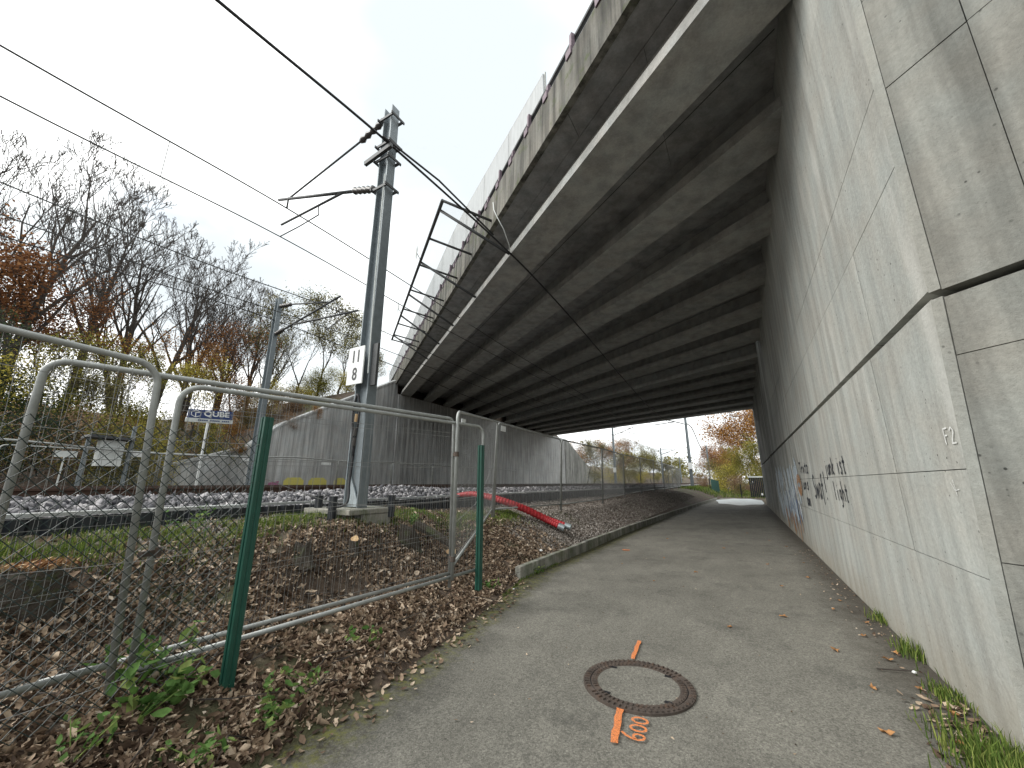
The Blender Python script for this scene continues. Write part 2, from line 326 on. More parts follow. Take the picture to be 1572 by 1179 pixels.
# ---------------------------------------------------------------- terrain
def ss(a, b, x):
    t = np.clip((x-a)/(b-a), 0, 1); return t*t*(3-2*t)
def xe(y):      # left edge of the path
    return np.interp(y, [-6, 0, 1.6, 2.5, 3.5, 5.6, 6, 12, 20, 30, 40, 60], [-2.38, -2.42, -2.46, -2.55, -2.72, -3.16, -3.28, -3.30, -3.1, -2.75, -2.3, -1.8])
def wob(x, y): return (np.sin(x*2.1+y*1.3)+np.sin(x*3.7-y*2.9+1)+np.sin(y*4.1+x*.7+2))/3
def hz(x, y):
    x = np.asarray(x, float); y = np.asarray(y, float)
    d = xe(y)-x
    near = np.interp(d, [-.25, -.05, .0, .5, 1.1, 1.7, 2.3, 3.0, 3.6], [-.04, -.03, .01, .13, .26, .42, .74, .93, 1.0])
    steep = np.interp(d, [-.25, -.05, .0, .5, 1.0, 1.35, 1.65, 1.9, 2.6], [-.04, -.03, .01, .14, .30, .54, .80, .94, 1.0]); q = ss(1.3, 3.6, y); near = near*(1-q)+steep*q
    near = near + .03*ss(2.1, 2.6, d) - .22*np.exp(-(((x+4.0)/.35)**2+((y-3.0)/.6)**2)) - .12*np.exp(-(((x+4.2)/.4)**2+((y-1.6)/.7)**2)) + np.where(d > .1, .03*wob(x*2, y*2), 0)
    far = np.interp(d, [-.25, .02, .06, .11, 1.35, 2.0, 2.7, 3.6], [-.04, -.03, .10, .17, .70, .84, .93, .98]) + np.where(d > .2, .02*wob(x, y), 0)
    t = ss(5.7, 6.6, y); z = near*(1-t)+far*t
    # path end: grass beyond
    e = ss(44.5, 50, y); zr = np.where(x > xe(y), .05+.05*wob(x, y)+.25*ss(46, 60, y), z); z = z*(1-e)+np.maximum(z, zr)*e
    # track formation
    z = np.where(x < -5.72, .98+.20*ss(-6.0, -6.12, x*1.0) if False else z, z)
    t = ss(6.0, 6.25, -x); z = z*(1-t)+1.10*t
    t = ss(15.0, 16.2, -x)*(1-0); z = z+.12*t
    # left bank
    b = np.interp(-x, [18, 22, 30, 45, 80, 600], [0, .7, 3.0, 6.0, 9.0, 14.0]); b2 = np.interp(-x, [22.5, 26, 30, 45, 80, 600], [0, 1.6, 3.0, 6.0, 9.0, 14.0]); q = ss(4.0, 6.0, y); z = z+b*(1-q)+b2*q
    # motorway embankment behind the left abutment
    emb = np.interp(y, [5.5, 8, 11, 12.6, 21, 24, 50, 55.5, 72, 80], [1.4, 2.0, 3.0, 4.3, 8.9, 8.9, 8.9, 7.5, 1.5, 1.2])
    te = ss(22.45, 22.8, -x); z = np.where(emb > z, z*(1-te)+emb*te, z)
    # right side behind the wall
    er = np.interp(y, [-12, 1, 10, 18, 30, 40, 46], [.0, .3, 5.5, 6.6, 6.0, 2, .2]); tr = ss(2.4, 3.2, x-np.where(y < 3.3, (3.3-y)*1.0, 0)); z = np.where(x > 1.6, np.maximum(z, er*tr), z)
    return z
xs = np.unique(np.concatenate([[-600, -300, -160, -100, -70, -50, -40], np.arange(-34, -22.9, 1.0), [-22.8, -22.7, -22.6, -22.45], np.arange(-22, -7, .6), np.arange(-6.4, -1.9, .055), np.arange(-1.8, 1.5, .4), [1.6, 2, 2.4, 2.8, 3.2, 4, 5, 6, 8, 10, 14, 20, 40, 80, 160, 300, 600]]))
ys = np.unique(np.concatenate([[-400, -200, -100, -50, -20, -10, -5, -2, -1], np.arange(-.5, 9, .09), np.arange(9, 50, .5), np.arange(50, 80, 2), [85, 95, 110, 140, 200, 300, 500, 900]]))
X, Y = np.meshgrid(xs, ys, indexing='ij'); Z = hz(X, Y)
V = np.stack([X, Y, Z], -1).reshape(-1, 3); ny = len(ys)
I, J = np.meshgrid(np.arange(len(xs)-1), np.arange(ny-1), indexing='ij'); a_ = (I*ny+J).ravel()
F = np.stack([a_, a_+ny, a_+ny+1, a_+1], -1)
gr = npmesh('ground', V, F, M['soil']); struct(gr); gr.data.shade_smooth()

# path
V = []; F = []
yy = np.concatenate([np.arange(-6, 9, .25), np.arange(9, 46.5, .75)])
for y in yy:
    l = float(xe(y))-.12; V += [(l+(1.165-l)*k/6, y, .0+.006*math.sin(k*1.3+y*.5)) for k in range(7)]
for i in range(len(yy)-1):
    for k in range(6): a = i*7+k; F.append((a, a+1, a+8, a+7))
mb = MB(); mb.v = V; mb.f = F; pa = struct(mb.build('path', M['asphalt'])); pa.data.shade_smooth()
mb = MB()      # the path widens towards the grass corner in front of the wing wall
mb.hexa([(1.165, -6, -.06), (9, -6, -.06), (2.6, 1.2, -.06), (1.165, 2.9, -.06), (1.165, -6, -.002), (9, -6, -.002), (2.6, 1.2, -.002), (1.165, 2.9, -.002)])
struct(mb.build('verge_ground', M['soil']))

# kerb of concrete edging pieces beside the path
kt = thing('kerb', (-3.3, 6, 0), 'long mossy low concrete kerb between the path and the gravel bank', 'kerb')
y = 5.95
while y < 41:
    y1 = y+ (1.6 if y < 20 else 3.0)
    x0, x1 = float(xe(y)), float(xe(y1)); dz = random.uniform(-.006, .006)
    b = MB(); b.hexa([(x0-.11, y+.006, -.1), (x0, y+.006, -.1), (x1, y1-.006, -.1), (x1-.11, y1-.006, -.1), (x0-.105, y+.006, .19+dz), (x0-.004, y+.006, .19+dz), (x1-.004, y1-.006, .19+dz), (x1-.105, y1-.006, .19+dz)])
    o = b.build('kerb_stone', M['kerb'], kt); bv = o.modifiers.new('b', 'BEVEL'); bv.width = .008; bv.segments = 1
    y = y1

# ---------------------------------------------------------------- right wall
XW = 1.17
def cy(z): return 3.27+(.135*(2.65-z) if z < 2.65 else -.03*(z-2.65))
rw = thing('abutment_wall', (XW, 20, 0), 'tall pale concrete wall with form joints on the right of the path', 'wall')
def wpanel(y0, y1, z0, z1, first, inset):
    g = .003; b = MB(); x = XW+inset
    ya, yb = (cy(z0)+.024, cy(z1)+.024) if first else (y0+g, y0+g)
    b.hexa([(x, ya, z0+g), (XW+.25, ya+.15, z0+g), (XW+.25, y1-g, z0+g), (x, y1-g, z0+g), (x, yb, z1-g), (XW+.25, yb+.15, z1-g), (XW+.25, y1-g, z1-g), (x, y1-g, z1-g)])
    o = b.build('concrete_panel', M['wall'], rw)
rows_lo = [(-.12, .95), (.95, 1.58), (1.58, 2.63)]
rows_hi = [(2.685, 3.62), (3.62, 4.28), (4.28, 5.94), (5.94, 7.6)]
yl = [0, 4.72, 8.6, 12.6, 17.2, 21.9]; yh = [0, 4.5, 8.2, 12.4, 17.0, 21.9]
for rws, ysx in ((rows_lo, yl), (rows_hi, yh)):
    for zi, (z0, z1) in enumerate(rws):
        for i in range(5):
            wpanel(ysx[i], ysx[i+1], z0, z1, i == 0, random.uniform(0, .004))
        for (q0, q1) in ((22.04, 27.5), (27.5, 33.2)): wpanel(q0, q1, z0, z1, False, random.uniform(0.02, .024))
b = MB(); b.box(XW+.26, XW+1.0, 3.45, 33.2, -.2, 7.9); b.build('core', M['joint'], rw)
# chamfer strip on the corner and the wing wall turning away to the right
def fr(s, z, off=0.):     # point on the wing face
    return (XW+.035+s*.695+off*.719, cy(z)-.03-s*.719+off*.695, z)
for (z0, z1) in ((-.12, 2.62), (2.67, 5.2), (5.2, 9.0)):
    b = MB(); b.hexa([(XW-.004, cy(z0)+.02, z0), (XW+.035, cy(z0)-.028, z0), (XW+.3, cy(z0)+.2, z0), (XW+.2, cy(z0)+.25, z0), (XW-.004, cy(z1)+.02, z1), (XW+.035, cy(z1)-.028, z1), (XW+.3, cy(z1)+.2, z1), (XW+.2, cy(z1)+.25, z1)])
    b.build('corner_strip', M['strip'], rw)
ww = thing('wing_wall', (2.5, 1.5, 0), 'rough grey concrete wing wall in the upper right corner, angled off the underpass wall', 'wall')
for z0, z1 in [(-.12, 1.06), (1.06, 2.25), (2.25, 2.615), (2.66, 4.2), (4.2, 5.0), (5.0, 6.6), (6.6, 9.0)]:
    for s0, s1 in [(.0, .43), (.43, 2.3), (2.3, 4.6), (4.6, 7.5)]:
        b = MB(); g = .003; o_ = random.uniform(0, .007)
        p = [fr(s0+g, z0+g, o_), fr(s1-g, z0+g, o_), fr(s1-g, z0+g, .3), fr(s0+g, z0+g, .3)]
        q = [fr(s0+g, z1-g, o_), fr(s1-g, z1-g, o_), fr(s1-g, z1-g, .3), fr(s0+g, z1-g, .3)]
        b.hexa(p+q); b.build('concrete_panel', M['wall_dark'], ww)
b = MB(); b.hexa([fr(.1, -.2, .31), fr(7.5, -.2, .31), fr(7.5, -.2, .9), fr(.6, -.2, .9), fr(.1, 9, .31), fr(7.5, 9, .31), fr(7.5, 9, .9), fr(.6, 9, .9)]); b.build('core', M['joint'], ww)

# ---------------------------------------------------------------- bridge
DA = np.array([-.793, .61]); DA /= np.linalg.norm(DA); DX, DY = DA; NX, NY = DY, -DX
def deckz(x, y): return 6.95-.062*(x-XW)-.010*y
def bp(u, x, dz, w_=None):     # point on the bridge: offset u across, cut at world x
    s = (x-u*NX)/DX; y = u*NY+s*DY; return (x, y, deckz(x, y)+dz)
def bs(u, s, dz): x = u*NX+s*DX; y = u*NY+s*DY; return (x, y, deckz(x, y)+dz)
XL = -22.4
br = thing('road_bridge', (-10, 20, 7.4), 'wide dark concrete motorway bridge on parallel girders crossing above path and tracks', 'bridge')
def girder(u0, w_, x0=XW+.12, x1=XL-.1):
    prof = [(0, 0), (w_, 0), (w_, .19), (w_-.28, .24), (w_-.28, .72), (.28, .72), (.28, .24), (0, .19)]
    b = MB(); n = len(prof); k = 9
    for i in range(k):
        x = x0+(x1-x0)*i/(k-1)
        for (du, dz) in prof: b.v.append(bp(u0+du, x, dz))
    for i in range(k-1):
        for j in range(n): a = i*n+j; c = i*n+(j+1) % n; b.f.append((a, c, c+n, a+n))
    b.f.append(tuple(reversed(range(n)))); b.f.append(tuple((k-1)*n+j for j in range(n)))
    return b.build('girder', M['girder'], br)
for u in [3.4, 5.44, 7.46, 9.47, 11.45, 13.4]: girder(u, .84 if u < 4 else .76)
for u in [15.93, 17.97, 19.99, 21.95, 23.97, 25.72]: girder(u, .80)
def slab(u0, u1, z0, z1, xa, xb, nm='deck_slab', mat='soffit'):
    b = MB(); k = 9
    for i in range(k):
        x = xa+(xb-xa)*i/(k-1); b.v += [bp(u0, x, z0), bp(u1, x, z0), bp(u1, x, z1), bp(u0, x, z1)]
    for i in range(k-1):
        for j in range(4): a = i*4+j; c = i*4+(j+1) % 4; b.f.append((a, c, c+4, a+4))
    b.f += [(3, 2, 1, 0), tuple((k-1)*4+j for j in range(4))]; return b.build(nm, M[mat], br)
# slab cast between girders: one strip per bay, seen as separate pieces
us = [2.97, 3.47, 5.50, 7.52, 9.53, 11.5, 13.45, 14.75]
slab(2.99, 14.74, .90, 1.2, 12, -36)
for i in range(7):
    xc = 2.6 if i % 2 else 1.2
    while xc > -24: slab(us[i]+(.004 if i else 0), us[i+1]-.004, random.uniform(.720, .730), .895, xc, xc-3.1+.006, 'soffit_slab'); xc -= 3.1
us = [15.62, 17.3, 19.4, 21.3, 23.3, 25.2, 26.85]
for i in range(6): slab(us[i]+(.004 if i else 0), us[i+1]-.004, .725, .95, 9, -34)
# thin shuttering plates between the girders
for (ua, ub) in [(4.24, 5.44), (6.2, 7.46), (8.22, 9.47), (10.23, 11.45), (12.21, 13.4)]:
    mid = (ua+ub)/2
    slab(mid-.02+.1, mid-.005+.1, .718, .7215, XW-.03, XL+.03, 'shutter_joint', 'joint')
# cross diaphragm lines in the near bays (short pieces)
# parapet of precast pieces, with drip nose
L0, L1 = -12.0, 46.0
s = L0; i = 0
while s < L1:
    s1 = s+2.4
    b = MB(); b.hexa([bs(2.90, s+.004, .70), bs(3.02, s+.004, .70), bs(3.02, s1-.004, .70), bs(2.90, s1-.004, .70), bs(2.92, s+.004, 1.68), bs(3.16, s+.004, 1.68), bs(3.16, s1-.004, 1.68), bs(2.92, s1-.004, 1.68)])
    b.build('parapet_panel', M['parapet'], br); s = s1
slab(26.85, 27.1, .9, 1.9, 9, -34, 'far_parapet', 'parapet')
slab(14.80, 15.0, 1.0, 1.9, 9, -34, 'inner_parapet', 'parapet')
for i in range(42):
    s = -6.35+i*.895
    tl = 2.17 if i % 2 == 0 else 2.0
    b = MB(); b.hexa([bs(2.935, s, 1.62), bs(3.02, s, 1.62), bs(3.02, s+.07, 1.62), bs(2.935, s+.07, 1.62), bs(2.955, s, tl), bs(3.02, s, tl), bs(3.02, s+.07, tl), bs(2.955, s+.07, tl)])
    b.hexa([bs(2.89, s-.05, 1.60), bs(2.934, s-.05, 1.60), bs(2.934, s+.12, 1.60), bs(2.89, s+.12, 1.60), bs(2.89, s-.05, 1.76), bs(2.934, s-.05, 1.76), bs(2.934, s+.12, 1.76), bs(2.89, s+.12, 1.76)])
    b.build('railing_post', M['purple'], br)
for dz, r in ((2.14, .045), (1.90, .035)):
    b = MB(); b.tube([bs(3.06, s, dz) for s in (-7, 5, 20, 40)], r, 8); b.build('handrail', M['dsteel'], br)
def stz(s): return float(np.interp(s, [5.7, 8.6, 13, 22, 40], [2.93, 3.35, 3.95, 3.8, 3.6]))
s = 5.78
while s < 38:
    s1 = s+2.0; b = MB(); b.hexa([bs(3.12, s+.012, 1.66), bs(3.15, s+.012, 1.66), bs(3.15, s1-.012, 1.66), bs(3.12, s1-.012, 1.66), bs(3.12, s+.012, stz(s)), bs(3.15, s+.012, stz(s)), bs(3.15, s1-.012, stz(s1)), bs(3.12, s1-.012, stz(s1))])
    b.build('screen_pane', M['screen'], br)
    b = MB(); b.bar(bs(3.17, s, 1.66), bs(3.17, s, stz(s)+.04), .03, .04, (DX, DY, 0)); b.build('screen_post', M['tube'], br); s = s1
# protective frame over the tracks
pf = thing('catenary_guard_frame', bs(2.4, 14, 1.0), 'dark steel mesh guard frame cantilevered from the bridge edge above the tracks', 'guard frame')
def fz(u): return .89+(2.95-u)*.12
b = MB(); b.tube([bs(1.6, s, fz(1.6)) for s in (8.4, 12, 16, 20.6)], .045, 8); b.build('outer_rail', M['dsteel'], pf, True)
for s in (8.41, 10.22, 11.9, 13.96, 15.98, 17.9, 19.65, 20.55):
    b = MB(); b.tube([bs(1.6, s, fz(1.6)), bs(2.95, s, fz(2.95))], .035, 8); b.build('cross_bar', M['dsteel'], pf, True)
for s0, s1 in ((8.8, 8.33), (11.7, 11.25), (14.4, 14.17), (16.8, 16.77), (19.8, 19.6)):
    b = MB(); b.tube([bs(1.6, s0, fz(1.6)), bs(3.38, s1, .02)], .04, 8); b.build('strut', M['dsteel'], pf, True)
for s0, s1 in ((8.41, 10.22), (10.22, 11.9), (11.9, 13.96), (13.96, 15.98), (15.98, 17.9), (17.9, 19.65), (19.65, 20.55)):
    b = MB(); b.hexa([bs(1.66, s0+.03, fz(1.66)+.02), bs(2.88, s0+.03, fz(2.88)+.02), bs(2.88, s1-.03, fz(2.88)+.02), bs(1.66, s1-.03, fz(1.66)+.02)]+[bs(1.66, s0+.03, fz(1.66)+.026), bs(2.88, s0+.03, fz(2.88)+.026), bs(2.88, s1-.03, fz(2.88)+.026), bs(1.66, s1-.03, fz(1.66)+.026)])
    b.build('mesh_sheet', M['mesh_sheet'], pf)
for s0, dz0 in ((11.6, 1.30), (16.6, 1.30)):
    b = MB(); c0 = Vector(bs(1.45, s0, dz0)); dd = Vector((DX, DY, 0)); nn_ = Vector((NX, NY, 0))*.006; cs_ = [c0-Vector((0, 0, .30)), c0+dd*.22, c0+Vector((0, 0, .30)), c0-dd*.22]
    b.hexa([q-nn_ for q in cs_]+[q+nn_ for q in cs_]); b.bar(c0, bs(1.6, s0, fz(1.6)), .02, .02); b.build('warning_plate', M['tube'], pf)
lc = MB(); lc.tube([bs(2.87, 8.2, 1.3), bs(2.86, 8.1, 1.0), bs(2.88, 7.9, .66), bs(3.05, 7.9, .38), bs(3.28, 8.1, .12), bs(3.38, 8.3, .02)], .012, 6)
tag(lc.build('hanging_cable', M['cab'], None, True), 'thin pale cable looping down from the parapet to the first girder', 'cable')

# left abutment (beyond the tracks)
la = thing('far_abutment', (XL, 30, 1), 'grey streaked concrete abutment and sloping wing walls beyond the tracks', 'abutment')
b = MB(); b.hexa([(XL, 21.2, .8), (XL, 55.5, .8), (XL-.8, 55.5, .8), (XL-.8, 21.2, .8), (XL, 21.2, 8.18), (XL, 55.5, 7.82), (XL-.8, 55.5, 7.82), (XL-.8, 21.2, 8.18)]); b.build('front_wall', M['abut'], la)
wp = [(5.0, 1.55), (8.1, 2.25), (11.06, 3.25), (12.6, 4.6), (16.9, 6.95), (21.17, 9.2)]
for (ya, za), (yb, zb) in zip(wp[:-1], wp[1:]):
    b = MB(); b.hexa([(XL, ya+.01, .8), (XL, yb-.01, .8), (XL-.5, yb-.01, .8), (XL-.5, ya+.01, .8), (XL, ya+.01, za), (XL, yb-.01, zb), (XL-.5, yb-.01, zb), (XL-.5, ya+.01, za)]); b.build('wing_panel', M['abut'], la)
    b = MB(); b.hexa([(XL+.04, ya, za+.002), (XL+.04, yb, zb+.002), (XL-.55, yb, zb+.002), (XL-.55, ya, za+.002), (XL+.04, ya, za+.14), (XL+.04, yb, zb+.14), (XL-.55, yb, zb+.14), (XL-.55, ya, za+.14)]); b.build('coping', M['abut'], la)
for ya, yb, za, zb in ((55.52, 63, 7.8, 4.8), (63.02, 72, 4.8, 1.6)):
    b = MB(); b.hexa([(XL, ya, .8), (XL, yb, .8), (XL-.5, yb, .8), (XL-.5, ya, .8), (XL, ya, za), (XL, yb, zb), (XL-.5, yb, zb), (XL-.5, ya, za)]); b.build('wing_panel', M['wall'], la)
b = MB(); b.box(XL-.5, XL+.10, 21.25, 21.9, .8, 8.1); b.build('corner_pilaster', M['abut'], la)
b = MB(); b.box(XL-.4, XL+.10, 54.6, 55.45, .8, 7.7); b.build('corner_pilaster', M['wall'], la)

# ---------------------------------------------------------------- tracks
tr = thing('railway_track', (-8.45, 20, 1.2), 'nearer railway track with rusty brown rails lying on grey ballast', 'railway track')
tr2 = thing('railway_track', (-12.3, 20, 1.2), 'farther railway track in front of the far abutment', 'railway track')
RAILP = [(-.07, 0), (.07, 0), (.07, .012), (.012, .03), (.012, .125), (.036, .135), (.036, .165), (-.036, .165), (-.036, .135), (-.012, .125), (-.012, .03), (-.07, .012)]
def rail(x, root):
    b = MB(); n = len(RAILP)
    for y in (-60, 260): b.v += [(x+p, y, 1.265+q) for p, q in RAILP]
    for j in range(n): c = (j+1) % n; b.f.append((j, c, c+n, j+n))
    b.f += [tuple(reversed(range(n))), tuple(n+j for j in range(n))]
    o = b.build('rail', M['rail'], root); o.data.materials.append(M['railtop']); o.data.polygons[6].material_index = 1
for x in (-7.73, -9.17): rail(x, tr)
for x in (-11.58, -13.02): rail(x, tr2)
slp = MB(); slp.hexa([(-1.3, -.13, -.1), (1.3, -.13, -.1), (1.3, .13, -.1), (-1.3, .13, -.1), (-1.3, -.1, .095), (1.3, -.1, .095), (1.3, .1, .095), (-1.3, .1, .095)])
s0 = slp.build('sleeper', M['wood']); bpy.data.objects.remove(s0); slm = bpy.data.meshes['sleeper']
for t in (tr, tr2):
    for i in range(110):
        o = bpy.data.objects.new('sleeper', slm); COL.objects.link(o); o.parent = t; o.location = (0, -22+.62*i, -.03)
# ballast stones
def stones(n, x0, x1, y0, y1, zf, s0, s1, bv, bf, jit, dens=None):
    x = rng.uniform(x0, x1, n); y = rng.uniform(0, 1, n)
    y = y0+(y1-y0)*(y if dens is None else y**dens); z = zf(x, y)
    return np.stack([x, y, z], -1), rng.uniform(s0, s1, n)
def bz(x, y):   # ballast shoulder
    hump = .10*np.exp(-(((x+6.9)/.6)**2+((y-6.7)/1.5)**2))
    return 1.13+.15*ss(6.15, 6.9, -x)+rng.uniform(-.035, .02, x.shape)+hump-.03*ss(7.4, 7.7, -x)
def obj_stones(name, parts, mat, bv, bf, jit, tilt):
    P = np.concatenate([p[0] for p in parts]); sc = np.concatenate([p[1] for p in parts])
    return stuff(scatter(name, mat, bv, bf, P, sc, tilt, jit, sxyz=rng.uniform(.45, 1.35, (len(P), 3))))
o = obj_stones('ballast', [stones(12000, -7.66, -6.1, -.5, 14, bz, .05, .11, 0, 0, 0), stones(9000, -7.66, -6.1, 14, 48, bz, .06, .10, 0, 0, 0, 1.4)], M['stone'], ICO_V, ICO_F, .15, 1.)
tag(o, 'grey crushed stone ballast along the edge of the nearer track', 'ballast')
def bz2(x, y): return 1.20+.05*rng.uniform(-1, 1, x.shape)
o = obj_stones('ballast', [stones(15000, -15.2, -7.8, -2, 60, bz2, .07, .12, 0, 0, 0, 1.5)], M['stone'], OCT_V, OCT_F, .09, 1.)
tag(o, 'ballast between and beyond the rails', 'ballast')
def gz(x, y): return hz(x, y)+rng.uniform(-.008, .012, x.shape)
o = obj_stones('gravel', [stones(30000, -4.9, -3.36, 7.2, 34, gz, .022, .05, 0, 0, 0, 1.5), stones(9000, -6.0, -4.8, 6.5, 34, gz, .025, .055, 0, 0, 0, 1.4), stones(2600, -6.0, -4.9, 1.4, 4.9, gz, .03, .06, 0, 0, 0)], M['gravel'], OCT_V, OCT_F, .10, 1.)
tag(o, 'brown grey gravel covering the bank behind the kerb', 'gravel')
bb = MB(); bb.box(-15.1, -6.06, -60, 260, .9, 1.16); struct(bb.build('track_bed', M['bed']))

# corrugated black sheet retaining the ballast with pale trough lids on top
cs = thing('retaining_sheet', (-5.9, 20, 1), 'long black corrugated retaining sheet along the edge of the ballast', 'retaining edge')
b = MB(); pts = []; y = -2.0
while y < 60:
    for dx, dy in ((0, 0), (0, .09), (-.05, .12), (-.05, .20)): pts.append((-5.86+dx, y+dy))
    y += .23
for (x, y) in pts: b.v += [(x, y, .78), (x, y, 1.175)]
for i in range(len(pts)-1): a = 2*i; b.f.append((a, a+2, a+3, a+1))
b.build('corrugated_sheet', M['sheet'], cs)
lid = MB(); lid.box(-.10, .10, -.49, .49, 0, .035); q = lid.build('trough_lid', M['lid']); bpy.data.objects.remove(q); lm = bpy.data.meshes['trough_lid']
for i in range(48):
    y = -1.5+i; o = bpy.data.objects.new('trough_lid', lm if (y < 3.2 or y > 9) else lm); COL.objects.link(o); o.parent = cs
    o.location = (-.10+random.uniform(-.01, .01), y-20, .18+random.uniform(-.006, .006)); o.rotation_euler = (0, 0, random.uniform(-.02, .02))
    if 3.2 < y < 9:
        o.scale = (.35, 1, 1)

# ---------------------------------------------------------------- masts and overhead line
def polyline(pts, n=6):     # smooth catenary-ish interpolation through given points
    P = [Vector(p) for p in pts]; out = []; T = [0.]
    for i in range(len(P)-1): T.append(T[-1]+(P[i+1]-P[i]).length)
    m_ = [(P[min(i+1, len(P)-1)]-P[max(i-1, 0)])/(T[min(i+1, len(P)-1)]-T[max(i-1, 0)]) for i in range(len(P))]
    for i in range(len(P)-1):
        h = T[i+1]-T[i]
        for k in range(n):
            t = k/n; out.append(P[i]*(2*t**3-3*t*t+1)+m_[i]*h*(t**3-2*t*t+t)+P[i+1]*(-2*t**3+3*t*t)+m_[i+1]*h*(t**3-t*t))
    out.append(P[-1]); return out
def insulator(b, a, c, r):
    a = Vector(a); c = Vector(c); pts = []; rr = []; n = 11
    for i in range(n): pts.append(a+(c-a)*i/(n-1)); rr.append(r if i % 2 else r*.55)
    b.tube(pts, rr, 10)
def mast(x, y, z0, h, label, wb=.30, wt=.2, arm='near', side=-1, detailed=True):
    t = thing('catenary_mast', (x, y, z0), label, 'mast', 'overhead line masts beside the tracks')
    th = .022; d0, d1 = wb/2, wt/2; f = .09
    for s in (-1, 1):     # two flanges facing along the track, tapering
        b = MB(); b.hexa([(x+s*d0-th/2, y-f, z0), (x+s*d0+th/2, y-f, z0), (x+s*d0+th/2, y+f, z0), (x+s*d0-th/2, y+f, z0), (x+s*d1-th/2, y-f, z0+h), (x+s*d1+th/2, y-f, z0+h), (x+s*d1+th/2, y+f, z0+h), (x+s*d1-th/2, y+f, z0+h)])
        b.build('flange', M['mast'], t)
    b = MB(); b.hexa([(x-d0+.012, y-.012, z0), (x+d0-.012, y-.012, z0), (x+d0-.012, y+.012, z0), (x-d0+.012, y+.012, z0), (x-d1+.012, y-.012, z0+h-.12), (x+d1-.012, y-.012, z0+h-.12), (x+d1-.012, y+.012, z0+h-.12), (x-d1+.012, y+.012, z0+h-.12)]); b.build('web', M['mast'], t)
    return t
ma = mast(-5.13, 4.165, 1.14, 7.5, 'tall grey steel mast with number plate 11 8 on a concrete slab', .30, .2)
for z in (8.35, 7.72, 7.38, 6.75):
    b = MB(); hw = .19
    for yy_ in (-.12, .12): b.bar((-5.13-hw, 4.165+yy_, z), (-5.13+hw, 4.165+yy_, z), .03, .05)
    for xx in (-hw, hw): b.bar((-5.13+xx, 4.0, z), (-5.13+xx, 4.33, z), .02, .05)
    b.build('clamp', M['dsteel'], ma)
b = MB(); b.bar((-5.55, 4.0, 7.42), (-4.85, 4.0, 7.52), .06, .08); b.build('feeder_bracket', M['dsteel'], ma)
b = MB(); b.tube([(-5.0, 4.07, 3.2), (-5.02, 4.05, 5), (-5.03, 4.05, 7.0)], .012, 5); b.build('earth_wire', M['cab'], ma)
b = MB(); b.tube(polyline([(-5.12, 4.04, 1.9), (-5.17, 4.0, 2.5), (-5.10, 3.99, 2.85), (-5.05, 4.02, 2.6), (-5.12, 4.05, 2.2), (-5.15, 4.04, 1.5), (-5.1, 3.98, 1.2), (-5.35, 3.85, 1.14)]), .018, 6); b.build('cable', M['cable'], ma, True)
for z, mt in ((2.2, 'insul'), (2.42, 'cut'), (2.05, 'insul')):
    b = MB(); b.tube([(-5.12, 4.03, z), (-5.1, 4.02, z+.12)], .028, 8); b.build('cable_gland', M[mt], ma)
b = MB(); b.hexa([(-5.27, 4.12, 1.15), (-4.99, 4.12, 1.15), (-4.99, 4.14, 1.15), (-5.27, 4.14, 1.15), (-5.27, 4.12, 1.6), (-5.24, 4.12, 1.6), (-5.24, 4.14, 1.6), (-5.27, 4.14, 1.6)]); b.build('gusset', M['mast_edge'], ma)
# number plate
b = MB(); b.box(-5.42, -5.05, 4.0, 4.02, 3.03, 3.66); npl = b.build('number_plate', M['white'], ma)
b = MB(); b.box(-4.98, -4.86, 4.1, 4.14, 3.0, 3.7); b.build('rear_plate', M['dsteel'], ma)
def text(s_, size, loc, rot, mat, name, root=None, bold=.0, xs_=1.):
    cu = bpy.data.curves.new(name, 'FONT'); cu.body = s_; cu.size = size; cu.extrude = .0015; cu.align_x = 'CENTER'; cu.align_y = 'CENTER'; cu.offset = bold
    o = bpy.data.objects.new(name, cu); COL.objects.link(o); bpy.context.view_layer.update()
    me = bpy.data.meshes.new_from_object(o); bpy.data.objects.remove(o); me.materials.clear(); me.materials.append(mat)
    o = bpy.data.objects.new(name, me); COL.objects.link(o); o.location = loc; o.rotation_euler = rot; o.scale = (xs_, 1, 1)
    if root:
        o.parent = root; base = root.parent if root.parent else root; o.location = Vector(loc)-Vector(base.location)
    return o
text('11', .29, (-5.235, 3.997, 3.49), (R(90), 0, 0), M['black'], 'numeral', npl, .004, .8)
text('8', .29, (-5.235, 3.997, 3.19), (R(90), 0, 0), M['black'], 'numeral', npl, .004, .8)
# slab with bolts and pile caps
sb = MB(); sb.box(-5.75, -4.72, 3.75, 4.6, 1.06, 1.135); t = tag(sb.build('mast_slab', M['slab']), 'square concrete slab under the numbered mast', 'slab')
t.modifiers.new('b', 'BEVEL').width = .01
sb = MB(); sb.box(-5.35, -4.72, 4.0, 4.5, .86, 1.055); tag(sb.build('footing', M['slab']), 'mossy concrete footing below the mast slab', 'footing')
for (x, y), w_ in (((-5.55, 3.85), 'front left corner'), ((-5.02, 3.70), 'front edge'), ((-4.72, 4.5), 'back right corner')):
    b = MB(); b.tube([(x, y, 1.0), (x, y, 1.30)], .055, 12); b.tube([(x, y, 1.30), (x, y, 1.315)], .06, 12); tag(b.build('bollard', M['sheet']), 'short black capped tube standing at the %s of the mast slab' % w_, 'bollard', 'short black tubes round the mast slab')
